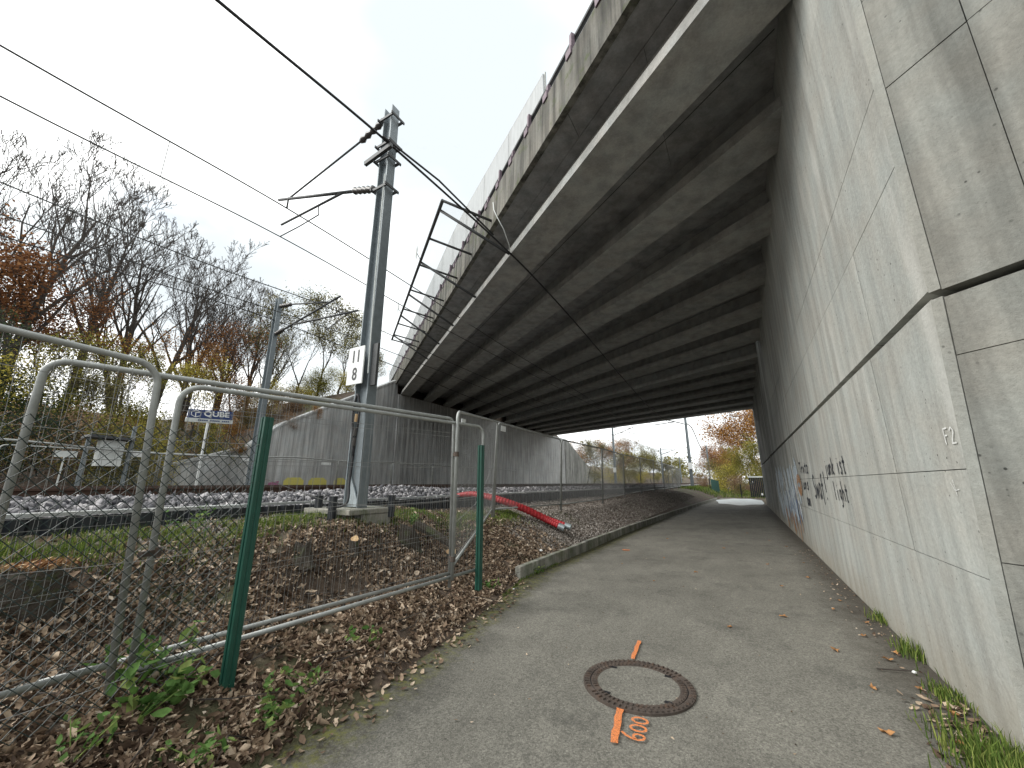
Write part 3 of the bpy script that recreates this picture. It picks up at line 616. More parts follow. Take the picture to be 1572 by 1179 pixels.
# near cantilever
ca = thing('catenary_cantilever', (-5.3, 4.165, 7), 'insulated cantilever arms reaching left from the numbered mast', 'cantilever')
Yc = 4.165
def cpt(x, z): # points measured in the plane y=4.44, moved onto the mast plane
    k = Yc/4.44; return (x*k, Yc, 1.5+(z-1.5)*k)
b = MB(); b.tube([cpt(-6.5, 7.53), cpt(-9.45, 8.53)], .032, 8); b.build('main_tube', M['dsteel'], ca, True)
b = MB(); insulator(b, cpt(-5.75, 7.27), cpt(-6.45, 7.52), .075); b.build('insulator', M['insul'], ca, True)
b = MB(); b.tube([cpt(-6.3, 8.80), cpt(-8.97, 8.38)], .02, 6); b.build('stay', M['dsteel'], ca, True)
b = MB(); insulator(b, cpt(-5.62, 8.96), cpt(-6.4, 8.78), .07); b.build('insulator', M['insul'], ca, True)
b = MB(); b.tube([cpt(-6.81, 7.63), cpt(-9.13, 7.68)], .024, 8); b.build('register_tube', M['dsteel'], ca, True)
b = MB(); b.tube([cpt(-7.65, 7.64), cpt(-7.60, 7.38), cpt(-8.3, 7.34), cpt(-9.1, 7.34)], .014, 6); b.build('register_arm', M['dsteel'], ca, True)
b = MB(); b.tube([cpt(-9.0, 8.42), cpt(-9.0, 8.12)], .02, 6); b.build('messenger_clamp', M['dsteel'], ca, True)
# second mast and its cantilevers
mb2 = mast(-15.95, 8.16, 1.2, 7.8, 'second grey steel mast beyond both tracks, left of the numbered mast', .30, .22)
cb = thing('catenary_cantilever', (-15.6, 8.16, 7.5), 'cantilever arms on the second mast reaching right over the farther track', 'cantilever')
def q2(x, z): return (x, 8.16, z)
for a, c, r, nm in ((q2(-15.0, 8.5), q2(-12.6, 8.02), .03, 'stay'), (q2(-15.4, 7.45), q2(-11.9, 8.08), .045, 'main_tube'), (q2(-14.6, 7.55), q2(-10.85, 7.27), .038, 'register_tube'), (q2(-11.3, 7.28), q2(-12.5, 6.88), .018, 'register_arm'), (q2(-12.3, 8.0), q2(-11.55, 7.32), .016, 'drop_arm')):
    b = MB(); b.tube([a, c], r, 6); b.build(nm, M['dsteel'], cb, True)
for a, c in ((q2(-15.8, 8.6), q2(-15.0, 8.5)), (q2(-15.8, 7.38), q2(-15.3, 7.47))):
    b = MB(); insulator(b, a, c, .09); b.build('insulator', M['insul'], cb, True)
# masts beyond the bridge
far = [(-5.03, 49.3, 1.15, 8.6, 'tall mast just beyond the bridge at the end of the mesh fence'), (-5.68, 88.3, 1.3, 7.6, 'lone thin pole in front of the orange trees beyond the bridge'),
       (-16.6, 60.0, 1.2, 9.0, 'mast beyond the far wing wall on the far side of the tracks'), (-15.9, 97, 1.2, 8.3, 'small distant mast second along the far side of the tracks'), (-15.9, 128, 1.2, 8.0, 'very small distant mast third along the far side of the tracks'), (-5.2, 126, 1.2, 8.0, 'tiny farthest mast at the end of the near track')]
for i, (x, y, z, h, lb) in enumerate(far):
    t = mast(x, y, z, h, lb, .32, .22)
    if i != 1:
        sgn = 1 if x < -10 else -1; x0 = x+sgn*.2
        b = MB(); b.tube([(x0, y, z+h-1.6), (x+sgn*3.2, y, z+h-.6)], .06, 5); b.tube([(x0, y, z+h-.5), (x+sgn*2.7, y, z+h-.7)], .05, 5); b.tube([(x+sgn*1.2, y, z+h-1.3), (x+sgn*3.6, y, z+h-1.5)], .05, 5); b.build('cantilever', M['dsteel'], t)
    if i in (0, 2):
        b = MB(); b.box(x-.22, x+.22, y-.2, y-.18, 3.0, 3.7); b.build('number_plate', M['white'], t)
def cable(name, pts, r, label, mat='wirecu', n=6):
    b = MB(); b.tube(polyline(pts, 8), r, n); return tag(b.build(name, M[mat], None, True), label, 'wire', 'overhead wires above the tracks')
cable('feeder_cable', [(-4.6, -40, 7.3), (-4.95, -3, 7.05), (-5.0, .8, 7.34), (-4.96, 3.9, 7.62), (-4.45, 7.75, 7.17), (-4.38, 11.3, 6.92), (-4.81, 20.4, 6.76), (-5, 28.3, 6.5), (-5.0, 38, 6.7), (-4.95, 49.2, 8.0)], .022, 'thick black feeder cable running past the numbered mast and under the bridge', 'cable')
b = MB(); b.tube([(-4.93, 3.85, 7.62), (-4.75, 5.2, 7.62), (-4.55, 7.0, 7.35)], .02, 6); tag(b.build('feeder_cable', M['cable'], None, True), 'short doubled feeder cable between numbered mast head and bridge edge', 'wire')
cable('messenger_wire', [(-8.45, -50, 8.1), (-8.45, -8, 7.45), (-8.45, .02, 7.56), (-8.45, 4.16, 7.70), (-8.45, 8.2, 7.60), (-8.45, 13.3, 7.36), (-8.45, 20, 7.20), (-8.45, 34, 7.0), (-8.45, 49.3, 8.2), (-8.45, 75, 7.5), (-8.45, 100, 8.2), (-8.45, 200, 8)], .015, 'messenger wire above the nearer track, upper of its two wires')
cable('contact_wire', [(-8.45, -50, 6.8), (-8.45, .17, 6.80), (-8.45, 4.16, 6.92), (-8.45, 9, 6.75), (-8.45, 20, 6.7), (-8.45, 50, 6.7), (-8.45, 200, 6.8)], .013, 'contact wire above the nearer track, lower of its two wires')
cable('messenger_wire', [(-12.2, -50, 8.2), (-12.2, .6, 7.35), (-12.2, 4.1, 7.40), (-12.2, 8.2, 7.62), (-12.2, 16, 7.40), (-12.2, 34, 7.2), (-12.2, 60, 8.1), (-12.2, 200, 8)], .016, 'messenger wire above the farther track')
cable('contact_wire', [(-12.2, -50, 6.8), (-12.2, 3.7, 6.69), (-12.2, 8.2, 6.85), (-12.2, 20, 6.7), (-12.2, 200, 6.8)], .015, 'contact wire above the farther track')
cable('feeder_cable', [(-16, -40, 7.9), (-16, 1.08, 7.75), (-16, 7.34, 8.02), (-16, 12, 7.87), (-16, 14.2, 7.8), (-16, 22.9, 7.3), (-16, 40, 7.2), (-16.4, 60, 8.6), (-16, 130, 8.4)], .02, 'thick black feeder cable fixed to the second mast', 'cable')
for x, y, z0, z1, lb in ((-8.45, 1.97, 6.86, 7.61, 'thin dropper wire left of the numbered mast'), (-12.2, 3.9, 6.7, 7.39, 'thin dropper wire left of the second mast'), (-8.45, 14, 6.75, 7.35, 'thin dropper wire under the bridge')):
    b = MB(); b.tube([(x, y, z0), (x, y, z1)], .006, 5); tag(b.build('dropper_wire', M['wirecu']), lb, 'wire')
b = MB(); b.tube(polyline([(-4.95, 49.3, 8.2), (-4.7, 52, 8.0), (-5.1, 66, 6.9), (-5.5, 80, 6.9), (-5.68, 88, 7.6)]), .06, 5); tag(b.build('hanging_cable', M['wirecu']), 'sagging cable from the mast beyond the bridge to the lone pole', 'cable')

# ---------------------------------------------------------------- temporary fence panels
fence_n = 0
def arc_frame(TL, TR, BL, BR, rad, top=True):
    TL, TR, BL, BR = map(Vector, (TL, TR, BL, BR)); h = (TR-TL).normalized(); dl = (BL-TL).normalized(); dr = (BR-TR).normalized(); pts = [BL]
    for k in range(7):
        a = k/6*math.pi/2; pts.append(TL+(dl*(1-math.sin(a))+h*(1-math.cos(a)))*rad)
    for k in range(7):
        a = k/6*math.pi/2; pts.append(TR+(-h*(1-math.sin(a))+dr*(1-math.cos(a)))*rad)
    pts.append(BR); return pts
def panel(BL, BR, TL, TR, label, tag_=None, rad=.13, step=.068, wr=.0013, group='temporary mesh fence panels along the railway', dark=False):
    BL, BR, TL, TR = map(Vector, (BL, BR, TL, TR)); t = thing('temporary_fence', BL, label, 'fence', group)
    b = MB(); b.tube(arc_frame(TL, TR, BL, BR, rad), .0205, 10); b.build('frame', M['tube'], t, True)
    up = (TL-BL).normalized(); upr = (TR-BR).normalized()
    a, c = BL+up*.16, BR+upr*.16
    b = MB(); b.tube([a, c], .019, 10); b.build('bottom_tube', M['tube'], t, True)
    n = max(8, int((BR-BL).length/step)); b = MB()
    for k in range(1, n):
        f = k/n; p0 = a.lerp(c, f); p1 = TL.lerp(TR, f); dd = min(f, 1-f)*(BR-BL).length
        if dd < rad: p1 = p1-up*(rad-math.sqrt(max(0, rad**2-(rad-dd)**2)))
        b.tube([p0, p1], wr, 3, False)
    for k, fz_ in enumerate((.03, .25, .47, .69, .90)):
        p0 = a.lerp(TL, fz_); p1 = c.lerp(TR, fz_); b.tube([p0, p1], .0022, 3, False)
    b.build('wire_mesh', M['wire'], t)
    if tag_ is not None:
        f, w_, h_, mt = tag_; p = TL.lerp(TR, f)-up*.17; h = (TR-TL).normalized(); nrm = h.cross(up)*.006
        b = MB(); b.hexa([p-nrm, p+h*w_-nrm, p+h*w_+nrm, p+nrm, p+up*h_-nrm, p+h*w_+up*h_-nrm, p+h*w_+up*h_+nrm, p+up*h_+nrm]); pl = b.build('label_plate', M[mt], t)
    return t
panel((-3.469, 1.249, .2), (-3.087, 4.561, .268), (-3.457, 1.195, 2.19), (-3.089, 4.56, 2.262), 'nearest temporary fence panel between the green post and its rounded right end')
panel((-3.75, -2.2, .22), (-3.44, 1.147, .28), (-3.30, -2.3, 2.42), (-3.36, 1.02, 2.275), 'leaning temporary fence panel leaving the photo at the left edge')
panel((-3.95, .62, .15), (-3.217, 4.084, .28), (-3.60, .56, 2.235), (-3.231, 4.073, 2.32), 'temporary fence panel standing just behind the nearest one', rad=.10)
panel((-3.11, 3.995, .39), (-4.63, 7.20, .80), (-3.11, 3.995, 2.395), (-4.54, 7.25, 2.80), 'temporary fence panel turned steeply towards the tracks, beside the second green post', (.06, .22, .09, 'white'), .10, .05, wr=.0018)
fp = [(-4.648, 7.28, .80), (-4.628, 10.845, .742), (-4.571, 14.61, .751), (-4.964, 19.3, .814), (-5.065, 23.34, .873), (-5.121, 27.53, .924), (-5.1, 31.2, .91), (-5.35, 35.0, .92), (-5.56, 38.67, .934), (-5.7, 42.4, .94), (-5.9, 46.2, .95)]
nth = ['first', 'second', 'third', 'fourth', 'fifth', 'sixth', 'seventh', 'eighth', 'ninth', 'tenth']
for i in range(10):
    a, c = Vector(fp[i]), Vector(fp[i+1]); d = (c-a).normalized()*.03
    pn = panel(a+d, c-d, a+d+Vector((.07, .02, 2)), c-d+Vector((.07, .02, 2)), '%s temporary fence panel along the bank under the bridge, counted from the camera' % nth[i], (.04, .20, .12, 'white') if i == 0 else None, .12, .045 if i < 3 else .07, wr=.0024)
# steel couplers between panels
for k, (p, q, lb) in enumerate((((-3.47, 1.25, 1.05), (-3.42, 1.15, 1.05), 'rusty clamp joining the two nearest panels'), ((-3.11, 3.995, 1.85), (-3.22, 4.08, 1.85), 'upper clamp joining panels beside the second green post'), ((-3.11, 3.995, .62), (-3.22, 4.08, .62), 'lower clamp joining panels beside the second green post'))):
    b = MB(); b.bar(p, q, .03, .035); b.tube([Vector(p)+Vector((0, 0, -.03)), Vector(p)+Vector((0, 0, .03))], .032, 8); tag(b.build('fence_clamp', M['iron']), lb, 'clamp', 'clamps joining the fence panels')
# far row beyond the tracks
yb = [2.3, 5.8, 9.3, 12.8, 16.3, 19.8, 23.3, 26.8, 30.3]
for i in range(8):
    panel((-17.3, yb[i]+.03, 1.2), (-17.3, yb[i+1]-.03, 1.2), (-17.3, yb[i]+.03, 2.5+.06*(i > 2)), (-17.3, yb[i+1]-.03, 2.5+.06*(i > 2)), '%s of the temporary panels beyond the far track, counted from the left' % nth[i], (.75, .5, .13, 'white') if i in (0, 1, 2) else None, .12, .10, group='temporary panels beyond the far track')
b = MB(); b.tube(polyline([(-16.9, -3, 2.72), (-16.9, 2.3, 2.62), (-16.9, 5.3, 2.45), (-16.9, 8.6, 2.5), (-16.9, 10.4, 2.58), (-16.9, 13, 2.52), (-16.9, 16.2, 2.62), (-16.9, 18.5, 2.5), (-16.9, 22, 2.6), (-16.9, 30, 2.5)]), .03, 6); tag(b.build('white_pipe', M['tube'], None, True), 'long pale pipe hung along the fence beyond the far track', 'pipe')

# green posts and chain link
for (x, y, z, lb) in ((-3.172, 1.675, .10, 'green steel fence post with chain link on its left'), (-3.045, 4.45, .2, 'green steel fence post near the rounded end of the nearest panel')):
    h = 2.0-z; b = MB()
    # ribbed square post
    pr = [(-.03, -.03), (-.008, -.03), (-.008, -.022), (.008, -.022), (.008, -.03), (.03, -.03), (.03, -.008), (.024, -.004), (.024, .004), (.03, .008), (.03, .03), (-.03, .03)]
    n = len(pr)
    for zz in (z, 1.995): b.v += [(x+p*1.1, y+q*1.1, zz) for p, q in pr]
    for j in range(n): c = (j+1) % n; b.f.append((j, c, c+n, j+n))
    b.f += [tuple(reversed(range(n))), tuple(n+j for j in range(n))]
    tag(b.build('fence_post', M['green']), lb, 'fence post', 'green chain link fence posts')
def chx(y, z): return -3.205+.03*math.sin(y*2.3+z*1.7)+.022*math.sin(y*5.1-z*3.3)+.02*math.sin(z*4.1+y)
b = MB(); y0, y1, z0 = -1.6, 1.64, .30; p = .066
def ztop(y): return 1.80+.03*math.sin(y*3)+.03*max(0, y)+.05*max(0, y-1.3)
k0 = int((y0-2)/p)
for fam in (1, -1):
    for k in range(int((y0-1.8)/p), int((y1+1.8)/p)+1):
        pts = []; yk = k*p; z = z0
        n = int(1.62/(p*.5))
        for i in range(n+1):
            z = z0+i*p*.5*1.0; y = yk+fam*(z-z0)
            if y < y0 or y > y1-.002 or z > ztop(y)+.03:
                if len(pts) > 1: b.tube(pts, .0024, 4, False)
                pts = []; continue
            off = .004*(1 if (i+k) % 2 else -1)*fam
            pts.append((chx(y, z)+off, y, z))
        if len(pts) > 1: b.tube(pts, .0024, 4, False)
cl = thing('chain_link_mesh', (-3.2, 0, .3), 'dark green chain link netting in front of the panels at left', 'chain link fence')
b.build('netting', M['chain'], cl)
b = MB()
for z in (.42, 1.05, 1.78): b.tube([(chx(y, z)+.006, y, z+.01*math.sin(y*4)) for y in np.linspace(y0, y1, 24)], .0018, 4, False)
b.build('line_wire', M['wire'], cl)
b = MB()
for i in range(26):
    z = .5+i*.055; a = random.uniform(-.02, .06); b.tube([(chx(1.62, z), 1.62, z), (-3.2+random.uniform(-.03, .05), 1.68+a*.4, z+.03), (-3.21, 1.735+abs(a)*.5, z+random.uniform(-.03, .05))], .0018, 4, False)
b.build('cut_wire_ends', M['chain'], cl)
b = MB(); b.tube(polyline([(-3.25, 1.7, 1.55), (-3.35, 2.6, 1.30), (-3.2, 3.6, 1.28), (-3.1, 4.42, 1.32)]), .003, 5); b.tube(polyline([(-3.15, 4.5, 1.22), (-3.5, 5.0, 1.2), (-3.9, 5.9, 1.55), (-4.3, 6.6, 1.7)]), .004, 5)
tag(b.build('loose_wire', M['wire']), 'loose fence wires strung between the green posts', 'wire')

# ---------------------------------------------------------------- objects on the near ground
# red ribbed pipes
for dy, lb in ((0, 'left of the two red ribbed pipes with a silver end'), (.16, 'right of the two red ribbed pipes, lying behind the other')):
    t = thing('red_pipe', (-4.6, 8.5+dy, .9), lb, 'pipe', 'red ribbed pipes on the bank')
    core = polyline([(-6.1, 7.85+dy, 1.18), (-5.75, 7.93+dy, 1.235), (-5.35, 7.98+dy, 1.19), (-4.95, 8.08+dy, 1.09), (-4.6, 8.42+dy, .92), (-4.2, 8.85+dy, .66), (-3.86+dy*.6, 8.92+dy, .52)], 28)
    rr = [.066 if (i % 4) < 2 else .058 for i in range(len(core))]
    b = MB(); b.tube(core, rr, 12); b.build('hose', M['red'], t)
    e = core[-1]; d = (core[-1]-core[-3]).normalized(); b = MB(); b.tube([e-d*.02, e+d*.13, e+d*.13, e+d*.02], [.072, .072, .06, .058], 14, False); b.build('steel_end', M['pipe_end'], t)
# manhole
mh = thing('manhole_cover', (-.89, 3.475, 0), 'round iron manhole cover with concrete infill in the path', 'manhole cover')
def ring(r0, r1, z, zz=None, n=72, sq=1.0):
    b = MB()
    for i in range(n):
        a = 2*math.pi*i/n
        for r, q in ((r0, -.02), (r0, z), (r1, z if zz is None else zz), (r1, -.02)): b.v.append((-.89+r*math.cos(a), 3.475+r*math.sin(a), q))
    for i in range(n):
        j = (i+1) % n
        for k in range(3): b.f.append((i*4+k, j*4+k, j*4+k+1, i*4+k+1))
    return b
ring(.408, .358, .014).build('frame_ring', M['iron'], mh)
ring(.350, .302, .013).build('cover_ring', M['iron'], mh)
b = MB(); n = 60
for i in range(n):
    a = 2*math.pi*i/n
    if i in (7, 37): continue
    for r in (.314,):
        c_, s_ = math.cos(a), math.sin(a); q = [(r, -.006), (r+.028, -.006), (r+.028, .006), (r, .006)]
        P = [(-.89+c_*rr_-s_*tt, 3.475+s_*rr_+c_*tt) for rr_, tt in q]; b.hexa([(*p, .0125) for p in P]+[(*p, .022) for p in P])
    r = .371; q = [(r, -.007), (r+.028, -.007), (r+.028, .007), (r, .007)]
    P = [(-.89+c_*rr_-s_*tt, 3.475+s_*rr_+c_*tt) for rr_, tt in q]; b.hexa([(*p, .0135) for p in P]+[(*p, .024) for p in P])
stuff(b.build('studs', M['iron'], mh))
b = MB(); b.v = [(-.89+-0+.301*math.cos(2*math.pi*i/48), 3.475+.301*math.sin(2*math.pi*i/48), .0105) for i in range(48)]; b.f = [tuple(range(48))]; b.build('infill', M['asphalt'], mh)
b = MB(); b.v = [(-.89+.357*math.cos(2*math.pi*i/48), 3.475+.357*math.sin(2*math.pi*i/48), .0085) for i in range(48)]; b.f = [tuple(range(48))]; b.build('gap', M['black'], mh)
for a in (.9, 2.5, 4.1, 5.7):
    b = MB(); x, y = -.89+.30*math.cos(a), 3.475+.30*math.sin(a); b.box(x-.03, x+.03, y-.014, y+.014, .012, .0145); b.build('lifting_slot', M['black'], mh)
# spray marks
def strip(pts, w_, z=.012, ends=True):
    b = MB(); P = [Vector((x, y, z)) for x, y in pts]
    for i, p in enumerate(P):
        t = (P[min(i+1, len(P)-1)]-P[max(i-1, 0)]).normalized(); nrm = Vector((-t.y, t.x, 0))*w_/2*(1+.12*math.sin(i*2.3))
        b.v += [p-nrm, p+nrm]
    b.v = [tuple(v) for v in b.v]
    for i in range(len(P)-1): a = 2*i; b.f.append((a, a+1, a+3, a+2))
    return b
def lerp_pts(a, c, n=8): return [(a[0]+(c[0]-a[0])*i/n+.003*math.sin(i*1.7), a[1]+(c[1]-a[1])*i/n) for i in range(n+1)]
tag(strip(lerp_pts((-1.068, 4.34), (-1.03, 3.90)), .035).build('paint_mark', M['spray']), 'orange spray line on the far side of the manhole', 'paint mark')
tag(strip(lerp_pts((-.925, 3.11), (-.853, 2.69)), .045).build('paint_mark', M['spray']), 'orange spray line on the near side of the manhole', 'paint mark')
tag(strip(lerp_pts((-2.60, 9.6), (-2.44, 9.62), 3), .12).build('paint_mark', M['spray']), 'small orange spray spot on the path near the kerb', 'paint mark')
def glyph6(): # local (u right, v up), height 1
    return [(.42+.0, 1.0), (.2, .8), (.04, .5), (.02, .25), (.12, .06), (.3, .0), (.46, .1), (.5, .3), (.4, .46), (.22, .48), (.06, .36)]
def glyph0(): return [(.28+.26*math.cos(t), .33+.33*math.sin(t)) for t in np.linspace(0, 2*math.pi, 14)]
w6 = thing('sprayed_number', (-.77, 2.9, 0), 'orange sprayed number 600 beside the manhole', 'paint mark')
ex, ey = Vector((-.10, 1, 0)).normalized(), Vector((-1, -.10, 0)).normalized()
for k, (g, sc) in enumerate(((glyph6(), .125), (glyph0(), .125), (glyph0(), .125))):
    o0 = Vector((-.70, 2.785, 0))+ex*(.088*k); P = [o0+ex*(u*sc)+ey*(v_*sc*(1.1 if k == 0 else 1.15)) for u, v_ in g]
    strip([(p.x, p.y) for p in P], .017, .012+.0005*k).build('digit', M['spray'], w6)

# graffiti on the right wall (x = XW), strokes in (y, z)
def wstroke(b, pts, w_, x=XW-.004):
    P = [Vector((x, y, z)) for y, z in pts]; base = len(b.v)
    for i, p in enumerate(P):
        t = (P[min(i+1, len(P)-1)]-P[max(i-1, 0)]).normalized(); nrm = Vector((0, -t.z, t.y))*w_/2; b.v += [tuple(p-nrm), tuple(p+nrm)]
    for i in range(len(P)-1): a = base+2*i; b.f.append((a, a+1, a+3, a+2))
SF = {'S': [[(.9, .9), (.5, 1), (.1, .8), (.3, .55), (.8, .4), (.9, .15), (.4, 0), (0, .1)]], 'w': [[(0, .6), (.2, 0), (.5, .5), (.8, 0), (1, .6)]], 'a': [[(.9, .6), (.4, .62), (.1, .3), (.4, 0), (.85, .2), (.9, .6), (.95, 0)]],
      'f': [[(.8, 1), (.5, .95), (.4, .6), (.4, -.2)], [(.1, .55), (.8, .6)]], '!': [[(.5, 1.1), (.5, .3)], [(.5, .1), (.52, 0)]], 'T': [[(0, 1), (1, 1)], [(.5, 1), (.5, 0)]], 'r': [[(.2, .6), (.2, 0)], [(.2, .4), (.6, .6), (.9, .5)]],
      'o': [[(.5, .6), (.1, .3), (.5, 0), (.9, .3), (.5, .6)]], 't': [[(.5, .9), (.5, 0), (.8, .05)], [(.1, .6), (.9, .6)]], 'z': [[(.1, .6), (.9, .6), (.1, 0), (.9, 0)]], 'u': [[(.1, .6), (.15, .1), (.5, 0), (.85, .15), (.9, .6), (.9, 0)]],
      'n': [[(.1, 0), (.1, .6)], [(.1, .4), (.5, .6), (.85, .4), (.9, 0)]], 'i': [[(.5, .6), (.5, 0)], [(.5, .8), (.52, .86)]], 's': [[(.8, .55), (.4, .6), (.2, .45), (.7, .25), (.6, .02), (.1, .05)]], 'k': [[(.2, 1), (.2, 0)], [(.8, .6), (.2, .25), (.85, 0)]],
      'h': [[(.1, 1.1), (.1, 0)], [(.1, .4), (.5, .6), (.85, .4), (.9, 0)]], 'g': [[(.8, .6), (.3, .55), (.15, .3), (.5, .1), (.8, .25), (.8, .6), (.8, -.25), (.3, -.3)]], 'l': [[(.4, 1.1), (.45, 0)]], 'j': [[(.6, .6), (.55, -.2), (.1, -.25)], [(.6, .8), (.62, .86)]],
      'e': [[(.1, .3), (.85, .35), (.6, .6), (.2, .5), (.15, .1), (.8, .05)]], 'F': [[(.1, 0), (.1, 1), (.9, 1)], [(.1, .55), (.7, .55)]], '2': [[(.1, .8), (.5, 1), (.85, .75), (.5, .4), (.1, 0), (.95, 0)]], 'm': [[(0, 0), (.05, .6), (.4, .5), (.45, 0)], [(.45, .45), (.8, .6), (.95, 0)]]}
def wtext(b, s_, y, z, w_, h, lw, slope=0):    # text on this wall runs towards -y (left to right seen from the path)
    for ch in s_:
        if ch != ' ':
            for st in SF[ch]:
                P = [(y-u*w_*.8, z+v_*h+slope*(u*w_)) for u, v_ in st]; Q = []
                for i in range(len(P)-1): Q += [((P[i][0]*(1-k/3)+P[i+1][0]*k/3), (P[i][1]*(1-k/3)+P[i+1][1]*k/3)) for k in range(3)]
                Q.append(P[-1]); wstroke(b, Q, lw)
        y -= w_
for lb, words in (('three short lines of black scrawl beside the pale graffiti piece', [('Trotz', 11.45, 1.70, .28, .24, .045), ('uns', 11.3, 1.36, .32, .24, .05), ('am', 11.1, 1.02, .30, .24, .05)]),
                  ('large black scrawled word with exclamation mark in the middle of the wall', [('Swaf!', 9.75, 1.22, .30, .42, .05)]),
                  ('two lines of black scrawl nearest the camera on the wall', [('junk', 8.15, 1.62, .19, .25, .035), ('ist', 7.2, 1.62, .19, .25, .035), ('light', 7.75, 1.25, .19, .25, .032)])):
    gt_ = thing('graffiti', (XW, words[0][1], words[0][2]), lb, 'graffiti', 'black handwriting on the wall')
    for wd in words:
        b = MB(); wtext(b, *wd); b.build('word', M['sp_black'], gt_)
b = MB(); wtext(b, 'F2', 3.615, 1.74, .085, .10, .010); tag(b.build('chalk_mark', M['sp_white']), 'small white F2 written near the wall corner', 'chalk mark')
b = MB(); wstroke(b, [(3.70, 1.50), (3.66, 1.45), (3.60, 1.46)], .006); wstroke(b, [(3.66, 1.52), (3.65, 1.42)], .006); tag(b.build('chalk_mark', M['sp_white']), 'faint white scratch below the F2 mark', 'chalk mark')
gp = thing('graffiti_piece', (XW, 15, 1), 'pale blue and white graffiti piece with orange drips low on the wall', 'graffiti')
random.seed(3)
def blob(b, y0, y1, z0, z1, n, w0, w1, slant=.3):
    for i in range(n):
        y = random.uniform(y0, y1); z = random.uniform(z0, z1); l = random.uniform(.3, .8); P = [(y+slant*l*(k/5-.5)+.05*math.sin(k*1.3+i), z+l*(k/5-.5)) for k in range(6)]
        wstroke(b, [(p, min(max(q, z0-.05), z1+.05)) for p, q in P], random.uniform(w0, w1), XW-.004-.0001*i)
b = MB(); blob(b, 12.2, 20.0, .45, 1.85, 60, .2, .45); b.build('pale_fill', M['sp_blue'], gp)
b = MB(); blob(b, 12.0, 19.5, .6, 1.9, 26, .05, .1); b.v = [(x-.008, y, z) for x, y, z in b.v]; b.build('white_outline', M['sp_white'], gp)
b = MB(); blob(b, 11.9, 16, .5, 1.5, 9, .05, .12); b.v = [(x-.012, y, z) for x, y, z in b.v]; b.build('blue_outline', M['sp_navy'], gp)
b = MB(); blob(b, 12.3, 17.5, .1, .6, 12, .1, .25); b.v = [(x-.014, y, z) for x, y, z in b.v]; b.build('orange_drips', M['sp_rust'], gp)
b = MB(); wstroke(b, [(11.9+.35*math.cos(t), 1.45+.16*math.sin(t)) for t in np.linspace(0, 6.3, 14)], .2, XW-.02); b.build('yellow_dot', M['sp_rust'], gp)
yg_ = thing('graffiti', (XL, 15, 1.2), 'low yellow graffiti shapes at the foot of the far abutment wing', 'graffiti')
for y0, y1, m_ in ((13.2, 14.4, 0), (14.7, 15.9, 0), (16.4, 17.3, 0)):
    b = MB(); b.add([(XL+.006, y0, 1.2), (XL+.006, y1, 1.2), (XL+.006, y1, 1.62), (XL+.006, y1-.25, 1.8), (XL+.006, y0+.2, 1.78), (XL+.006, y0, 1.6)], [(0, 1, 2, 3, 4, 5)]); b.build('painted_letter', M['sp_yellow'], yg_)
b = MB(); b.add([(XL+.006, 12.3, 1.2), (XL+.006, 12.9, 1.2), (XL+.006, 12.95, 1.6), (XL+.006, 12.4, 1.5)], [(0, 1, 2, 3)]); tag(b.build('graffiti', M['sp_pink']), 'pink graffiti patch left of the yellow shapes', 'graffiti')

# signs, cabinet
qs = thing('company_sign', (-17.0, 6.7, 1.2), 'blue and white company sign reading QUBE on a white post', 'sign')
def tilt(y): return .088*(y-6.27)
b = MB(); b.hexa([(-17, 6.22, 3.77), (-17, 7.66, 3.86), (-17.03, 7.66, 3.86), (-17.03, 6.22, 3.77), (-17, 6.22, 4.08), (-17, 7.66, 4.19), (-17.03, 7.66, 4.19), (-17.03, 6.22, 4.08)]); bpn = b.build('panel', M['blue'], qs)
b = MB(); b.hexa([(-16.998, 6.18, 3.62), (-16.998, 7.70, 3.71), (-17.03, 7.70, 3.71), (-17.03, 6.18, 3.62), (-16.998, 6.18, 3.765), (-16.998, 7.70, 3.855), (-17.03, 7.70, 3.855), (-17.03, 6.18, 3.765)]); b.build('lower_strip', M['cab'], qs)
b = MB(); b.bar((-17.05, 6.9, 1.2), (-17.05, 6.9, 3.9), .06, .06, (0, 1, 0)); b.build('post', M['white'], qs)
text('QUBE', .26, (-16.993, 7.12, 4.0), (R(90), R(-4), R(90)), M['white'], 'lettering', bpn, .008, 1.25)
b = MB(); hexp = [(6.46+.15*math.cos(a)*1.1, 3.945+.125*math.sin(a)) for a in np.linspace(math.pi/6, math.pi*2+math.pi/6, 7)]
for p, q in zip(hexp[:-1], hexp[1:]): b.bar((-16.993, *p), (-16.993, *q), .022, .006, (1, 0, 0))
b.bar((-16.992, 6.46, 3.82), (-16.992, 6.44, 3.98), .03, .006, (1, 0, 0)); b.bar((-16.992, 6.44, 3.98), (-16.992, 6.58, 4.0), .03, .006, (1, 0, 0)); b.build('cube_logo', M['white'], qs)
b = MB()
for i in range(16):
    y = 6.55+i*.065; 
    if i % 6 == 5: continue
    b.bar((-16.99, y, 3.70+.06*(y-6.2)), (-16.99, y+.045, 3.70+.06*(y-6.2)+.003), .05, .006, (1, 0, 0))
b.build('small_lettering', M['blue'], qs)
cbx = thing('signal_cabinet', (-17, 4.4, 1.2), 'white trackside box on legs under a small grey roof', 'cabinet')
b = MB(); b.box(-17.4, -17, 4.2, 4.75, 2.0, 2.78); b.build('box', M['cab'], cbx)
b = MB(); b.hexa([(-17.6, 3.85, 2.84), (-16.8, 3.85, 2.84), (-16.8, 4.95, 2.80), (-17.6, 4.95, 2.80), (-17.6, 3.9, 2.93), (-16.8, 3.9, 2.93), (-16.8, 4.9, 2.88), (-17.6, 4.9, 2.88)]); b.build('roof', M['dsteel'], cbx)
